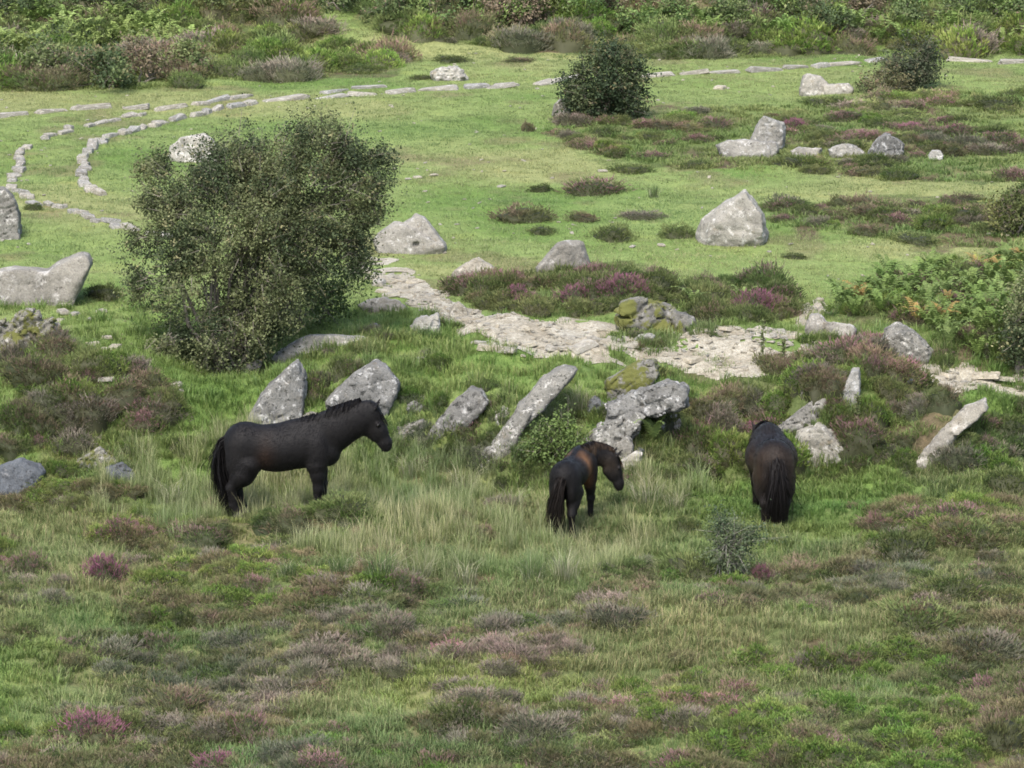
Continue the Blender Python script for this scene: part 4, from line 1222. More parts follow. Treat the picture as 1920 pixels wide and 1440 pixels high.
for k, (px, py, w, h, pale, lab) in enumerate([
    (715, 1100, 120, 80, 0, 'dark green rush tuft with white-tipped stalks in front of the left pony'),
    (640, 1090, 90, 60, 0, 'green rush tuft left of the dark one in front of the left pony'),
    (785, 1095, 90, 64, 1, 'bleached rush tuft leaning right of the dark green one'),
    (870, 1105, 90, 70, 1, 'pale rush tuft midway between the two left ponies'),
    (1000, 1100, 90, 70, 0, 'green rush tuft below the smallest pony\'s tail'),
    (1060, 1095, 90, 80, 1, 'straw-tipped rush tuft in front of the smallest pony'),
    (1215, 950, 110, 70, 1, 'arching bleached rush tuft under the smallest pony\'s nose'),
    (1265, 960, 70, 50, 1, 'small bleached tuft right of the arching one'),
    (540, 1090, 70, 50, 0, 'short green rush tuft below the left pony\'s belly'),
    (1225, 375, 40, 30, 0, 'little rush tuft standing alone on the green'),
    (870, 930, 90, 70, 1, 'pale tuft behind, between the left pony\'s head and the smallest pony'),
    (770, 900, 80, 60, 1, 'straw tuft below the left pony\'s muzzle'),
    (960, 960, 80, 60, 1, 'straw tuft just left of the smallest pony'),
    (320, 950, 90, 60, 1, 'straw tuft behind the left pony\'s tail'),
    (1035, 800, 80, 60, 1, 'seeding grass tuft right of the upper part of the longest slab'),
    (1085, 775, 80, 70, 1, 'tall seeding grass between the longest slab and the overhanging block'),
    (1010, 835, 70, 50, 0, 'green grass tuft halfway down the right side of the longest slab'),
    (970, 868, 60, 46, 0, 'green grass tuft at the foot of the longest slab'),
    (1820, 815, 60, 40, 0, 'green grass tuft right of the long narrow slab at lower right'),
]):
    g = ground(px, py - 5)
    m = ppm(g[1])
    o = obj('rush_tuft', (RUSHP if pale else RUSH)[k % 2], None, (g[0], g[1], g[2] - .02), (0, 0, k * 1.3), (w / m / .8, w / m / .8, h / m / .56), tint=(1, 1, 1))
    tag(o, lab, 'rushes', 'rush tufts')

for k, (px, py, h, kind, lab) in enumerate([
    (1745, 580, 60, FERNP, 'pale green bracken frond plant above the rounded grey rock'),
    (1610, 575, 44, FERNY, 'golden bracken left of the bracken bed'),
    (1870, 525, 44, FERNY, 'golden bracken at the top of the bracken bed near the right edge'),
    (1765, 620, 50, FERNY, 'yellowing bracken above the right end of the rounded grey rock'),
    (1720, 610, 44, FERNY, 'orange-tinged bracken beside the magenta heather'),
    (1840, 640, 60, FERN, 'fresh green bracken in the middle of the bracken bed'),
    (1780, 650, 50, FERNP, 'light bracken just right of the rounded grey rock'),
    (1900, 560, 60, FERN, 'green bracken at the right edge'),
    (1300, 575, 40, FERNP, 'single bracken plant in heather above the mossy hump'),
    (1390, 570, 34, FERNP, 'single bracken plant beside the big purple heather'),
    (1060, 850, 60, FERN, 'dark green fern on the bank above the smallest pony'),
    (1225, 835, 56, FERNP, 'light green fern right of the rock pile'),
]):
    g = ground(px, py)
    m = ppm(g[1])
    s = h / m / .75
    tag(obj('bracken_plant', kind[k % 2], None, tuple(g), (0, 0, k * 2.1), (s, s, s), tint=(1, 1, 1)), lab, 'bracken', 'bracken plants that stand out')

# ------------------------------------------------------------------ bushes with trunk and crown
def tube(s, pts, rads, col, n=6):
    pts = np.asarray(pts, float)
    V, F = [], []
    for i, p in enumerate(pts):
        t = unit(pts[min(i + 1, len(pts) - 1)] - pts[max(i - 1, 0)])
        a = unit(np.cross(t, A(.3, .9, .2))); b = np.cross(t, a)
        for j in range(n):
            an = 6.283 * j / n
            V.append(p + (a * math.cos(an) + b * math.sin(an)) * rads[i])
    for i in range(len(pts) - 1):
        for j in range(n):
            p0, p1 = i * n + j, i * n + (j + 1) % n
            F += [(p0, p1, p1 + n), (p0, p1 + n, p0 + n)]
    s.add(V, F, col)

def leaves(s, r, P, Nn, size, col):
    n = len(P)
    t = unit(np.cross(Nn, r.normal(size=(n, 3)))); b = np.cross(Nn, t)
    L = size * r.uniform(.6, 1.3, (n, 1)); W = L * .62
    V = np.stack([P - t * L * .5, P + b * W * .5 + Nn * L * .08, P + t * L * .5, P - b * W * .5 + Nn * L * .08], 1)
    k = np.arange(n)[:, None] * 4
    F = np.concatenate([k + [0, 1, 3], k + [1, 2, 3]])
    s.add(V, F, np.repeat(col, 4, 0))

def bush(name, label, base, lobes, sprays, per, leaf, cols, seed, cat='bush', flat=.9, spiky=.5, trunk_r=.09, twigc=(.15, .135, .11), hollow=.35, stems=3, gapmin=-.28):
    """lobes: (px, py, radius px, depth offset m). Twigs grow outward in every lobe and carry small leaves."""
    r = np.random.default_rng(seed)
    g = ground(*base)
    Y0 = float(g[1])
    m = ppm(Y0)
    root = bpy.data.objects.new(name, None); COL.objects.link(root); root.location = g
    tag(root, label, cat)
    C = np.array([at_depth(a, b, Y0 + d) - g for a, b, q, d in lobes]); Rr = np.array([q / m for _, _, q, _ in lobes])
    vol = Rr ** 2
    li = r.choice(len(lobes), sprays, p=vol / vol.sum())
    D = unit(r.normal(size=(sprays, 3)))
    rr = (hollow + (1 - hollow) * r.random(sprays) ** .5)
    lump = 1 + .28 * fbm(D[:, 0] * 2.4 + li, D[:, 1] * 2.4, D[:, 2] * 2.4, seed, 3)
    P = C[li] + D * (Rr[li] * rr * lump)[:, None] * A(1, flat, 1)
    gz = height(P[:, 0] + g[0], P[:, 1] + g[1]) - g[2]
    gap = fbm(P[:, 0] * 2.6, P[:, 1] * 2.6, P[:, 2] * 2.6, seed + 31, 2)
    P = P[(P[:, 2] > gz + .02) & (gap > gapmin)]
    cl = fbm(P[:, 0] * 4.5, P[:, 1] * 4.5, P[:, 2] * 4.5, seed + 33, 2)
    P = P[r.random(len(P)) < sstep(-.5, .3, cl) * .9 + .1]
    n = len(P)
    cen = C.mean(0)
    out = unit(unit(P - cen) + A(0, 0, .25) + r.normal(0, .5, (n, 3)))
    tl = r.uniform(.10, .26, n) * (1 + spiky * (r.random(n) < .10) * 2.4)
    tone_ = fbm(P[:, 0] * 2.2, P[:, 1] * 2.2, P[:, 2] * 2.2, seed + 2, 3)
    sel = sstep(-.35, .4, tone_)[:, None]
    base_c = cols[0] * (1 - sel) + cols[1] * sel
    base_c = np.where(r.random((n, 1)) < .045, cols[2], base_c) * r.uniform(.75, 1.25, (n, 1))
    tt = r.random((n, per))
    LP = P[:, None] + out[:, None] * (tl[:, None] * tt)[..., None] + r.normal(0, leaf * .8, (n, per, 3))
    LN = unit(out[:, None] * .5 + A(0, 0, .5) + r.normal(0, .75, (n, per, 3)))
    LC = base_c[:, None] * r.uniform(.8, 1.2, (n, per, 1))
    s = Soup()
    leaves(s, r, LP.reshape(-1, 3), LN.reshape(-1, 3), leaf, LC.reshape(-1, 3))
    crown = obj('crown', s.mesh('crown', M_LEAF), root, tint=(1, 1, 1))
    s = Soup()                                                               # twigs
    k = r.random(n) < .3
    a = unit(np.cross(out[k], r.normal(size=(k.sum(), 3)))) * .006
    q0 = P[k] - out[k] * .10; q1 = P[k] + out[k] * tl[k, None]
    V = np.stack([q0 - a, q0 + a, q1], 1)
    s.add(V, np.arange(len(V) * 3).reshape(-1, 3), A(*twigc) * r.uniform(.7, 1.5, (len(V) * 3, 1)))
    obj('twigs', s.mesh('twigs', M_TWIG), root, tint=(1, 1, 1))
    s = Soup()
    for j in range(stems):
        b0 = A(r.normal(0, .12), r.normal(0, .12), -.08)
        big = np.argsort(-Rr)[:max(3, len(C) // 3)]
        for i in big:
            mid = (b0 + C[i]) * .5 + r.normal(0, .12, 3) - A(0, 0, .1)
            q = [b0, b0 * .5 + mid * .5 + r.normal(0, .03, 3), mid, mid * .4 + C[i] * .6 + r.normal(0, .05, 3), C[i] + r.normal(0, .1, 3)]
            tube(s, q, [trunk_r, trunk_r * .7, trunk_r * .5, trunk_r * .32, trunk_r * .15], A(*twigc))
    obj('trunk', s.mesh('trunk', M_TWIG), root, tint=(1, 1, 1))
    return root

HAW = (A(.05, .07, .03), A(.145, .165, .072), A(.23, .22, .11))
bush('hawthorn_bush', 'big wind-shaped hawthorn bush standing on the left of the bank', (412, 690),
     [(470, 420, 150, .2), (560, 330, 115, .3), (645, 345, 70, .2), (690, 325, 42, .1), (390, 400, 120, .1), (315, 470, 72, 0), (400, 540, 125, -.1), (345, 615, 78, -.1), (480, 545, 105, 0), (330, 345, 62, .3),
      (590, 440, 95, .2), (430, 322, 62, .4), (490, 318, 72, .3), (380, 330, 60, .3), (555, 274, 42, .2), (640, 430, 60, .3), (400, 640, 90, -.2), (460, 610, 70, -.2), (330, 650, 50, -.2), (300, 545, 55, 0), (615, 282, 40, .2), (305, 400, 46, .1), (728, 318, 20, .1), (705, 298, 20, .2), (275, 332, 20, .1), (268, 450, 18, 0), (275, 505, 18, 0), (470, 244, 20, .3), (668, 492, 26, .2), (602, 240, 16, .2), (690, 400, 26, .2), (350, 285, 22, .3), (300, 300, 18, .2)],
     20000, 12, .042, HAW, 500, trunk_r=.05, gapmin=-.33)
bush('bramble_bush', 'lighter green bramble growing under the right side of the big hawthorn', (560, 610), [(560, 540, 55, -.1), (620, 520, 50, 0), (510, 580, 48, -.2), (600, 565, 40, -.1), (655, 525, 32, .1)],
     1500, 9, .05, (A(.075, .115, .035), A(.125, .165, .05), A(.16, .19, .07)), 502, trunk_r=.02)
bush('hawthorn_bush', 'round dark bush standing on the green beside the far granite rails', (1140, 222), [(1130, 160, 58, 0), (1165, 150, 46, .1), (1095, 165, 42, 0), (1130, 190, 50, -.1), (1160, 192, 40, -.1), (1140, 120, 36, .1), (1180, 125, 24, .1), (1085, 190, 30, 0)],
     4200, 9, .06, (A(.035, .055, .024), A(.07, .09, .036), A(.13, .12, .06)), 504, trunk_r=.06)
bush('thorn_bush', 'small grey-green bush on the far green near the right edge', (1705, 165), [(1705, 125, 42, 0), (1680, 105, 32, 0), (1735, 120, 30, 0), (1710, 145, 34, -.1), (1690, 80, 20, .1), (1725, 95, 24, .1)],
     1500, 8, .055, (A(.05, .065, .035), A(.085, .10, .05), A(.12, .11, .06)), 506, trunk_r=.05)
bush('gorse_bush', 'low reddish green bush left of the small grey-green bush', (1660, 172), [(1640, 158, 24, -.2), (1670, 155, 26, -.1), (1625, 165, 16, -.2)], 500, 8, .055, (A(.07, .09, .035), A(.13, .12, .06), A(.2, .13, .09)), 508, trunk_r=.03)
bush('hawthorn_bush', 'dark bush cut off by the right edge beside the bracken bed', (1925, 690), [(1935, 600, 52, 0), (1955, 540, 50, 0), (1945, 650, 48, -.1), (1990, 600, 90, .2), (1912, 635, 26, -.2)], 1800, 9, .05, HAW, 510, trunk_r=.06)
bush('thorn_sapling', 'small grey-green thorn bush growing out of the near heath at right', (1368, 1092), [(1355, 1000, 24, 0), (1378, 1020, 26, 0), (1362, 1035, 24, 0), (1345, 985, 13, 0), (1400, 1010, 15, 0), (1370, 1062, 18, 0)],
     700, 9, .032, (A(.055, .085, .04), A(.10, .13, .065), A(.15, .17, .10)), 512, trunk_r=.02, stems=2, twigc=(.2, .19, .16))
bush('gorse_bush', 'yellow-green gorse branch leaning in from the right edge of the green', (1900, 440), [(1900, 390, 28, 0), (1868, 380, 18, 0), (1925, 400, 34, 0), (1880, 415, 20, -.1)], 520, 8, .05, (A(.08, .10, .03), A(.14, .15, .05), A(.17, .16, .08)), 514, trunk_r=.03)
bush('bramble_bush', 'small leafy bush on the bank right of the longest slab', (1040, 868), [(1040, 830, 34, 0), (1075, 820, 32, 0), (1010, 840, 24, -.1), (1060, 850, 28, -.1)], 700, 9, .042, (A(.06, .10, .03), A(.11, .16, .045), A(.15, .18, .07)), 516, trunk_r=.02)

# shrubs of the far bank, each its own bush
FAR = [(30, 40, 60, 'dark'), (120, 160, 70, 'mix'), (205, 165, 60, 'dark'), (290, 150, 70, 'brown'), (40, 150, 70, 'dark'), (330, 145, 46, 'mix'), (210, 30, 60, 'dark'), (300, 20, 60, 'mix'), (420, 20, 60, 'mix'), (640, 18, 56, 'dark'),
       (720, 50, 50, 'mix'), (780, 40, 54, 'green'), (860, 26, 48, 'dark'), (920, 60, 50, 'green'), (990, 50, 56, 'brown'), (1040, 22, 60, 'mix'), (1110, 40, 54, 'green'), (1180, 26, 60, 'brown'), (1250, 60, 46, 'green'), (1330, 50, 54, 'mix'),
       (1440, 30, 60, 'green'), (1500, 60, 60, 'dark'), (1560, 70, 50, 'dark'), (1610, 40, 56, 'brown'), (1690, 36, 60, 'green'), (1760, 50, 56, 'dark'), (1850, 40, 60, 'green'), (1910, 60, 50, 'mix')]
FC = {'dark': (A(.05, .075, .03), A(.09, .12, .045), A(.13, .13, .06)), 'green': (A(.08, .13, .04), A(.15, .205, .06), A(.18, .2, .085)),
      'mix': (A(.07, .10, .035), A(.13, .155, .06), A(.2, .145, .095)), 'brown': (A(.12, .10, .06), A(.19, .15, .10), A(.11, .14, .055))}
FC = {k: tuple(c * 1.2 for c in v) for k, v in FC.items()}
FL = {'dark': 'dark green gorse bush', 'green': 'leafy green bush', 'mix': 'olive gorse bush', 'brown': 'browned gorse bush'}
def far_place(px):
    for lim, w in ((180, 'at the far left'), (360, 'left of the turf gap'), (620, 'beside the turf gap'), (830, 'right of the turf gap'), (1010, 'above the white boulder'), (1220, 'above the round dark bush'), (1420, 'right of the round dark bush'), (1580, 'above the boot-shaped boulder'), (1730, 'above the small grey-green bush'), (3000, 'at the far right')):
        if px < lim: return w
seen = {}
for k, (px, py, q, kd) in enumerate(FAR):
    rr = np.random.default_rng(900 + k)
    lab = '%s on the far bank %s' % (FL[kd], far_place(px))
    seen[lab] = seen.get(lab, 0) + 1
    if seen[lab] > 1: lab += ', ' + ('lower' if py > 45 else 'upper') + ' one'
    lobes = [(px + rr.normal(0, q * .6), py - q * .45 + rr.normal(0, q * .22), q * rr.uniform(.4, .62), rr.normal(0, .2)) for _ in range(5)]
    bush('gorse_bush', lab, (px, py), lobes, 800, 7, .075, FC[kd], 900 + k, trunk_r=.04, stems=2)

# dry stalks
def stalk(px, py, h, label, k):
    g = ground(px, py); m = ppm(g[1]); H = h / m
    r = np.random.default_rng(k); s = Soup()
    root = bpy.data.objects.new('foxglove_stalk', None); COL.objects.link(root); root.location = g
    tag(root, label, 'stalk', 'tall dry stalks')
    q = [A(0, 0, 0), A(.02, 0, H * .4), A(.01, 0, H * .75), A(.03, .01, H)]
    tube(s, q, [.008, .007, .005, .003], A(.14, .16, .07))
    obj('stem', s.mesh('stem', M_TWIG), root, tint=(1, 1, 1))
    s = Soup(); n = 60
    t = r.uniform(.3, 1, n); P = np.stack([.015 + 0 * t, 0 * t, t * H], -1)
    sprigs(s, r, P, unit(r.normal(size=(n, 3)) * A(1, 1, .4) + A(0, 0, .3)), .05, .025, A(.14, .17, .07), A(.2, .2, .1), .3)
    obj('seed_pods', s.mesh('seed_pods', M_LEAF), root, tint=(1, 1, 1))
stalk(1428, 690, 90, 'tallest dry foxglove stalk against the wide stony path', 1)
stalk(1466, 690, 56, 'shorter dry stalk right of the tallest one against the stony path', 2)
stalk(1605, 800, 60, 'leaning dry stalk among heather below the narrow upright rock', 3)
# ------------------------------------------------------------------ ponies
def coat_material():
    m, nt, b, out = node_mat('pony_coat')
    a = N(nt, 'ShaderNodeAttribute', attribute_name='Col')
    n1 = tex(nt, 5.0, 4, .6); n2 = tex(nt, 90.0, 2, .6)
    c = mix(nt, 1.0, a.outputs['Color'], ramp(nt, n1.outputs[0], [(.3, (.75, .75, .75)), (.7, (1.3, 1.25, 1.2))]), 'MULTIPLY')
    nt.links.new(c, b.inputs['Base Color'])
    b.inputs['Roughness'].default_value = .5
    b.inputs['Specular IOR Level'].default_value = .17
    b.inputs['Sheen Weight'].default_value = .02
    b.inputs['Sheen Roughness'].default_value = .5
    bp = N(nt, 'ShaderNodeBump'); bp.inputs['Strength'].default_value = .6; bp.inputs['Distance'].default_value = .012
    nt.links.new(n2.outputs[0], bp.inputs['Height']); nt.links.new(bp.outputs[0], b.inputs['Normal'])
    return m
def hair_material():
    m, nt, b, out = node_mat('pony_hair')
    a = N(nt, 'ShaderNodeAttribute', attribute_name='Col')
    nt.links.new(a.outputs['Color'], b.inputs['Base Color'])
    b.inputs['Roughness'].default_value = .6
    b.inputs['Specular IOR Level'].default_value = .12
    return m
M_COAT, M_HAIR = coat_material(), hair_material()
mE, ntE, bE, oE = node_mat('pony_eye')
bE.inputs['Base Color'].default_value = (.006, .005, .004, 1); bE.inputs['Roughness'].default_value = .12
mH, ntH, bH, oH = node_mat('pony_hoof')
nz = tex(ntH, 30, 3, .6)
ntH.links.new(ramp(ntH, nz.outputs[0], [(.3, (.03, .027, .024)), (.7, (.06, .052, .045))]), bH.inputs['Base Color']); bH.inputs['Roughness'].default_value = .7

def smin(a, b, k):
    h = np.clip(.5 + .5 * (b - a) / k, 0, 1)
    return b * (1 - h) + a * h - k * h * (1 - h)
def ell(X, c, s):
    p = [(X[i] - c[i]) / s[i] for i in range(3)]
    k0 = np.sqrt(p[0] ** 2 + p[1] ** 2 + p[2] ** 2)
    k1 = np.sqrt(sum((p[i] / s[i]) ** 2 for i in range(3)))
    return k0 * (k0 - 1) / np.maximum(k1, 1e-6)
def cone(X, a, b, ra, rb, wide=1.0, axis=None):
    """tapered capsule a->b; wide < 1 flattens it across axis (a unit vector)"""
    a, b = np.asarray(a, float), np.asarray(b, float)
    ab = b - a
    d = [X[i] - a[i] for i in range(3)]
    t = np.clip(sum(d[i] * ab[i] for i in range(3)) / (ab @ ab), 0, 1)
    q = [d[i] - t * ab[i] for i in range(3)]
    if axis is not None and wide != 1.0:
        s = sum(q[i] * axis[i] for i in range(3))
        q = [q[i] + axis[i] * s * (1 / wide - 1) for i in range(3)]
        return (np.sqrt(sum(v ** 2 for v in q)) - (ra + (rb - ra) * t)) * (.5 + .5 * wide)
    return np.sqrt(sum(v ** 2 for v in q)) - (ra + (rb - ra) * t)

def pony(label, loc, heading, size, neck, head_dir, legs, coat, belly=1.0, tail_swing=0.0, hair_col=A(.006, .0055, .0055), mane_side=1, tail_len=1.0, seed=1, neck_side=A(0, 1, 0), head_side=A(0, 1, 0), mane_tip=None, mane_up=.05, slim=0.0, tail_w=.85):
    """local axes: x forward, y to the pony's left, z up; withers at about 1.18 m before scaling.
    neck: list of (point, radius) from the shoulder to the poll; head_dir: unit vector poll -> muzzle"""
    r = np.random.default_rng(seed)
    h = .0135
    poll = A(*neck[-1][0])
    hd = unit(A(*head_dir))
    lo = np.minimum(A(-.85, -.42, -.02), poll + hd * .55 - .2); hi = np.maximum(A(.85, .42, 1.3), np.maximum(poll, poll + hd * .55) + .25)
    n = np.ceil((hi - lo) / h).astype(int)
    G = [lo[k] + h * np.arange(n[k]) for k in range(3)]
    X = np.meshgrid(*G, indexing='ij')
    X = [q.astype(np.float32) for q in X]
    kz, ky = 1 - .22 * slim, 1 - .12 * slim                           # slim: shallower, narrower body on longer legs
    F = ell(X, (-.44, 0, .90 + .05 * slim), (.27, .235 * ky, .255 * kz))
    F = smin(F, ell(X, (-.06, 0, .835 + .07 * slim), (.44, .265 * belly * ky, .295 * kz)), .09)
    F = smin(F, ell(X, (.26, 0, .885 + .05 * slim), (.34, .235 * ky, .295 * kz)), .07)
    F = smin(F, ell(X, (.20, 0, 1.03), (.26, .09, .15)), .08)
    F = smin(F, ell(X, (.56, 0, .80), (.15, .17, .19)), .08)
    for sd in (1, -1):
        F = smin(F, ell(X, (.42, sd * .125, .80), (.16, .115, .28)), .028)
        F = smin(F, ell(X, (-.47, sd * .122, .72 + .06 * slim), (.205 * (1 - .15 * slim), .125 * ky, .34 * kz)), .06)
    # neck
    for (p, ra), (q, rb) in zip(neck[:-1], neck[1:]):
        F = smin(F, cone(X, p, q, ra, rb, .62, neck_side), .07)
    HS, HL = 1.08, .90
    # head: skull, cheek, face, muzzle
    hs = A(*head_side); up = unit(np.cross(hd, hs)); up = up if up[2] > 0 or abs(up[2]) < .2 else -up
    sk = poll + hd * (.07 * HL) - up * (.01 * HS)
    F = smin(F, cone(X, sk, sk + hd * (.20 * HL), .125 * HS, .105 * HS, .70, hs), .05)
    F = smin(F, cone(X, sk + hd * (.12 * HL) - up * (.055 * HS), sk + hd * (.22 * HL) - up * (.045 * HS), .105 * HS, .085 * HS, .62, hs), .035)
    F = smin(F, cone(X, sk + hd * (.2 * HL), sk + hd * (.41 * HL), .095 * HS, .070 * HS, .72, hs), .05)
    F = smin(F, cone(X, sk + hd * (.40 * HL) - up * (.012 * HS), sk + hd * (.45 * HL) - up * (.02 * HS), .074 * HS, .062 * HS, .82, hs), .03)
    for sd in (1, -1):
        e = sk + hd * (.12 * HL) + hs * sd * (.078 * HS) + up * (.055 * HS)
        F = smin(F, np.sqrt(sum((X[i] - e[i]) ** 2 for i in range(3))) - .024, .02)            # brow
        a0 = poll + hs * sd * (.055 * HS) + up * (.085 * HS) + hd * (.0 * HL)
        F = smin(F, cone(X, a0, a0 + unit(up * .85 - hd * (.45 * HL) + hs * sd * .22) * .135, .036, .010, .55, hd), .015)   # ear
        ns = sk + hd * (.455 * HL) + hs * sd * (.040 * HS) + up * (.03 * HS)
        F = np.maximum(F, .013 - np.sqrt(sum((X[i] - ns[i]) ** 2 for i in range(3))))           # nostril
    # legs: (hip, stifle, hock, fetlock, toe) and (elbow, knee, fetlock, toe)
    hooves = []
    for kind, sd, dx in legs:
        yy = sd * .125
        if kind == 'hind':
            q = [(-.40, sd * .12, .66), (-.48, yy, .52), (-.60 + dx * .6, yy, .37), (-.575 + dx, yy * .95, .15), (-.535 + dx, yy * .95, .055)]
            rr = [.155 - .02 * slim, .125 - .04 * slim, .066 - .012 * slim, .046 - .005 * slim, .050]
        else:
            q = [(.42, sd * .12, .64), (.44 + dx * .3, yy, .52), (.45 + dx * .6, yy, .36), (.44 + dx, yy * .95, .145), (.475 + dx, yy * .95, .055)]
            rr = [.115 - .02 * slim, .085 - .015 * slim, .060 - .01 * slim, .043 - .004 * slim, .048]
        for i in range(4):
            F = smin(F, cone(X, q[i], q[i + 1], rr[i], rr[i + 1]), .035 if i < 2 else .02)
        jt = q[2]
        F = smin(F, np.sqrt(sum((X[i] - jt[i]) ** 2 for i in range(3))) - .064, .02)
        hooves.append(q[4])
    V, Q = surface_nets(F.astype(float), lo, h)
    root = bpy.data.objects.new('pony', None); COL.objects.link(root)
    root.location, root.rotation_euler, root.scale = loc, (0, 0, heading), (size,) * 3
    tag(root, label, 'pony')
    obj('body', mesh_np('body', V, Q, coat(V), True, M_COAT), root)
    for q in hooves:
        s = Soup(); k = 14; vv = []
        for z, rr_, ox in ((-.0, .066, .02), (.035, .060, .012), (.075, .050, .0)):
            for j in range(k):
                a = 6.283 * j / k
                vv.append((q[0] + ox + rr_ * math.cos(a), q[1] + rr_ * .9 * math.sin(a), z))
        ff = [(i * k + j, i * k + (j + 1) % k, (i + 1) * k + (j + 1) % k) for i in range(2) for j in range(k)] + [(i * k + j, (i + 1) * k + (j + 1) % k, (i + 1) * k + j) for i in range(2) for j in range(k)]
        s.add(vv, ff, A(.04, .035, .03))
        obj('hoof', s.mesh('hoof', mH, True), root)
    for sd in (1, -1):
        e = sk + hd * .125 * HL + (hs * sd * .086 + up * .045) * HS
        bm = bmesh.new(); bmesh.ops.create_icosphere(bm, subdivisions=2, radius=.019)
        me = bpy.data.meshes.new('eye'); bm.to_mesh(me); bm.free(); me.materials.append(mE)
        obj('eye', me, root, tuple(e))
    # hair as tapering ribbons
    def ribbons(name, starts, paths, w, col, tip=None):
        s = Soup()
        P = paths                                                            # (n, k, 3)
        n, k = P.shape[:2]
        side = unit(np.cross(P[:, 1] - P[:, 0], r.normal(size=(n, 3))))[:, None]
        ww = (w * np.linspace(1, .15, k))[None, :, None]
        V = np.concatenate([P - side * ww / 2, P + side * ww / 2], 1)
        b = np.arange(n)[:, None] * (2 * k)
        F = []
        for i in range(k - 1):
            F += [b + [i, i + 1, k + i + 1], b + [i, k + i + 1, k + i]]
        c = col * r.uniform(.6, 1.6, (n, 1))
        C = np.repeat(c[:, None], 2 * k, 1)
        if tip is not None:
            t = np.tile(np.linspace(0, 1, k) ** 1.5, 2)[None, :, None]
            C = C * (1 - t) + tip * r.uniform(.6, 1.3, (n, 1))[:, None] * t
        s.add(V, np.concatenate(F), C.reshape(-1, 3))
        return obj(name, s.mesh(name, M_HAIR), root)
    # short coat lying back and down over the body
    nf = 15000
    fi = r.integers(0, len(Q), nf)
    fq = V[Q[fi]]
    wt = r.dirichlet(np.ones(4), nf)[..., None]
    pc = (fq * wt).sum(1)
    fn = unit(np.cross(fq[:, 2] - fq[:, 0], fq[:, 3] - fq[:, 1]))
    lay = A(-.7, 0, -.75) + r.normal(0, .25, (nf, 3))
    lay = unit(lay - fn * (lay * fn).sum(1, keepdims=True))
    tip = pc + lay * r.uniform(.018, .042, (nf, 1)) + fn * r.uniform(.003, .013, (nf, 1))
    sd_ = np.cross(lay, fn) * .0035
    s = Soup()
    cc = coat(pc) * r.uniform(.5, 2.1, (nf, 1))
    s.add(np.stack([pc - sd_ - fn * .002, pc + sd_ - fn * .002, tip], 1), np.arange(nf * 3).reshape(-1, 3), np.repeat(cc, 3, 0))
    obj('coat', s.mesh('coat', M_HAIR), root)
    # mane along the crest
    crest = np.array([A(.22, 0, 1.16)] + [A(*p) for p, _ in neck[1:]])
    rad = np.array([.0] + [q for _, q in neck[1:]])
    t = np.linspace(0, 1, len(crest))
    nn = 1000
    u = r.random(nn) ** .9
    cp = np.stack([np.interp(u, t, crest[:, i]) for i in range(3)], -1)
    cr = np.interp(u, t, rad)
    tg = unit(np.stack([np.interp(np.minimum(u + .05, 1), t, crest[:, i]) for i in range(3)], -1) - np.stack([np.interp(np.maximum(u - .05, 0), t, crest[:, i]) for i in range(3)], -1))
    nup = unit(np.cross(tg, np.broadcast_to(neck_side, tg.shape))); nup *= np.where(nup[:, 2:3] < 0, -1, 1)
    st = cp + nup * (cr * .95)[:, None] - nup * .02
    sgn = np.where(r.random((nn, 1)) < .62, mane_side, -mane_side)
    ln = r.uniform(.12, .27, (nn, 1)) * (0.5 + .5 * np.sin(np.clip(u, .05, .95) * 3.14))[:, None] ** .5
    sdv = np.broadcast_to(neck_side, st.shape)
    p1 = st + nup * (mane_up * r.uniform(.5, 1.4, (nn, 1))) + sdv * sgn * .015
    p2 = p1 + sdv * sgn * ln * .38 + nup * .0 - A(0, 0, .25) * ln - tg * ln * .15
    p3 = p2 + sdv * sgn * ln * .12 - A(0, 0, .7) * ln - tg * ln * .25 + r.normal(0, .012, (nn, 3))
    ribbons('mane', None, np.stack([st, p1, p2, p3], 1), .018, hair_col, mane_tip)
    # forelock
    nn = 90
    st = poll + up * .10 + hs * r.normal(0, .025, (nn, 1)) + hd * r.uniform(-.03, .03, (nn, 1))
    L = r.uniform(.10, .2, (nn, 1))
    p1 = st + up * .03 + hd * .04
    p2 = p1 + hd * L * .6 + hs * r.normal(0, .025, (nn, 1)) + up * .004
    p3 = p2 + hd * L * .5 + hs * r.normal(0, .02, (nn, 1)) - up * .012
    ribbons('forelock', None, np.stack([st, p1, p2, p3], 1), .014, hair_col, mane_tip)
    # tail
    nn = 1500
    u = r.random((nn, 1))
    st = A(-.665, 0, .99) + A(-.03, 0, -.12) * u + A(0, 1, 0) * r.normal(0, .022, (nn, 1))
    L = (r.uniform(.42, .88, (nn, 1)) + .05) * tail_len
    bulge = A(-1, 0, 0) * r.uniform(.04, .11, (nn, 1))
    sp = r.normal(0, 1, (nn, 3)) * A(.05, .06, 0) * tail_w * np.where(r.random((nn, 1)) < .12, 1.9, 1)
    p1 = st + bulge * .9 - A(0, 0, .10) * L + sp * .15
    p2 = st + bulge * 1.15 - A(0, 0, .45) * L + sp * .7 + A(0, tail_swing * .4, 0)
    p3 = st + bulge * .95 - A(0, 0, .78) * L + sp * 1.1 + A(.03, tail_swing * .8, 0)
    p4 = st + bulge * .6 - A(0, 0, 1.0) * L + sp * .9 + A(.07, tail_swing, 0)
    core = Soup()
    cz = [A(-.66, 0, .99), A(-.715, 0, .93), A(-.735, tail_swing * .2, .78 - .1 * (tail_len - 1)), A(-.735, tail_swing * .4, .60 * (2 - tail_len)), A(-.71, tail_swing * .8, .38 * (2 - tail_len)), A(-.68, tail_swing, .24)]
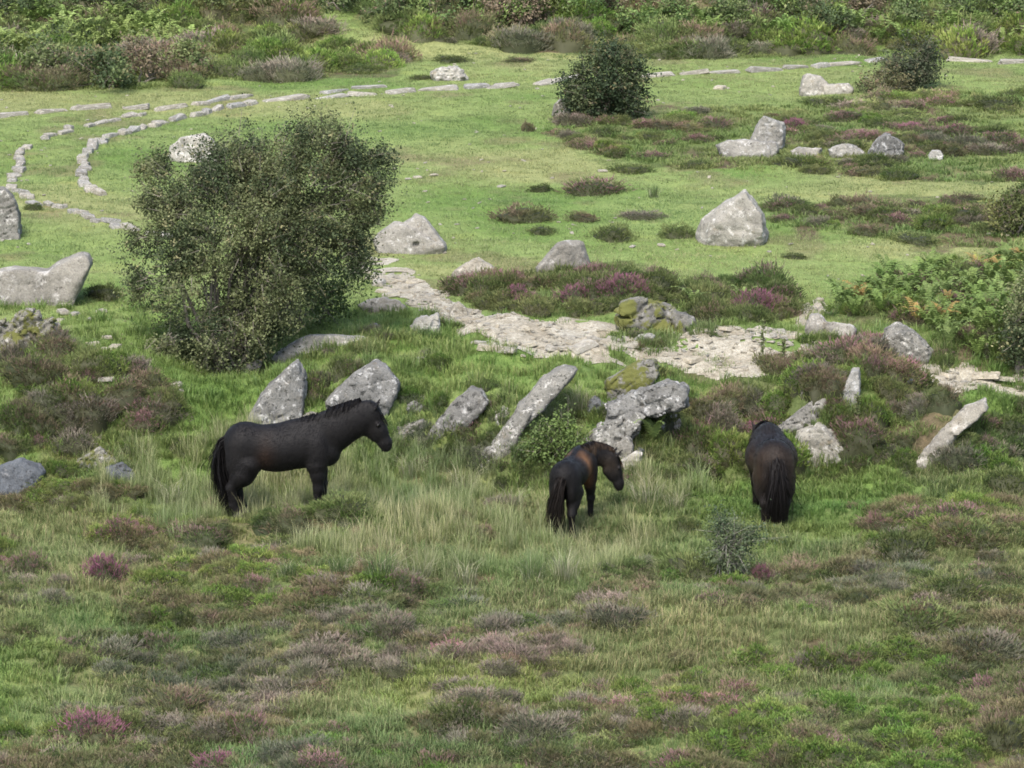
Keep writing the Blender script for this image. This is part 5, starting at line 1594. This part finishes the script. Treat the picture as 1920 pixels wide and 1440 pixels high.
    tube(core, cz, [.03 * tail_w, .045 * tail_w, .055 * tail_w, .06 * tail_w, .05 * tail_w, .012], hair_col, 9)
    tl = ribbons('tail', None, np.stack([st, p1, p2, p3, p4], 1), .013, hair_col)
    obj('dock', core.mesh('dock', M_HAIR, True), tl)
    return root

def coat_black(V):
    x, y, z = V.T
    c = np.tile(A(.0070, .0065, .0067), (len(V), 1))
    w = (sstep(.45, .2, 0) * 0 + np.exp(-((x + .18) / .1) ** 2 - ((z - .78) / .2) ** 2))[:, None]
    return c + w * A(.010, .004, .001)
def coat_foal(V):
    x, y, z = V.T
    c = np.tile(A(.0070, .0065, .0067), (len(V), 1))
    n = fbm(x * 5, y * 5, z * 5, 8, 2)
    w = np.exp(-((x - .14 + .2 * (z - .8)) / .13) ** 2) * sstep(.48, .6, z) * sstep(1.22, 1.05, z) * (np.abs(y) > .04) * np.clip(.85 + .4 * n, 0, 1)
    w2 = np.exp(-((x - .66) / .12) ** 2 - ((z - .86) / .14) ** 2)
    return c + w[:, None] * A(.15, .072, .028) + (w2[:, None] * A(.012, .008, .004))
def coat_brown(V):
    x, y, z = V.T
    c = np.tile(A(.0095, .0075, .0068), (len(V), 1))
    w = np.exp(-((np.abs(y) - .25) / .07) ** 2 - ((z - .78) / .2) ** 2)[:, None]
    w2 = np.exp(-((x + .62) / .12) ** 2 - ((z - 1.0) / .10) ** 2)[:, None]
    return c + w * A(.022, .013, .006) + w2 * A(.012, .008, .005)

UP_NECK = [((.38, 0, .98), .235), ((.64, 0, 1.06), .24), ((.88, 0, 1.18), .20), ((1.04, 0, 1.265), .16)]
g = (-2.80, 40.70)
pony('black pony standing side-on with its head raised, facing right', (g[0] + .02, g[1], float(height(g[0], g[1])) + .015), 0.0, 1.0, UP_NECK, (.52, 0, -.85),
     [('hind', 1, .05), ('hind', -1, -.02), ('fore', 1, .04), ('fore', -1, -.02)], coat_black, mane_side=1, seed=11, mane_up=.06)
g = ground(1076, 988)
nk = [((.40, 0, .97), .20), ((.60, -.08, 1.0), .175), ((.70, -.22, .98), .145), ((.75, -.34, .93), .125)]
pony('smallest dark brown pony with tan flank, seen from behind, head lowered to the right', (g[0], g[1], float(height(g[0], g[1])) - .02), math.pi / 2 - math.radians(17), .81, nk, (.14, -.34, -.93),
     [('hind', 1, -.03), ('hind', -1, .05), ('fore', 1, .0), ('fore', -1, .05)], coat_foal, slim=.7, tail_w=.6, tail_len=.95, belly=.95, mane_side=-1, seed=12, neck_side=A(.5, .86, 0), head_side=A(.72, .69, 0), tail_swing=.10, hair_col=A(.010, .008, .007), mane_tip=A(.04, .026, .015))
g = ground(1443, 972)
nk = [((.42, 0, .93), .21), ((.68, .0, .90), .19), ((.92, .01, .86), .155), ((1.08, .02, .83), .13)]
pony('dark brown pony seen from directly behind, grazing', (g[0], g[1], float(height(g[0], g[1])) - .02), math.pi / 2 + math.radians(2), .97, nk, (.45, 0, -.9),
     [('hind', 1, .0), ('hind', -1, .04), ('fore', 1, .05), ('fore', -1, .0)], coat_brown, belly=1.24, mane_side=-1, seed=13, tail_w=.75, tail_len=.96, tail_swing=-.02, hair_col=A(.007, .006, .006))
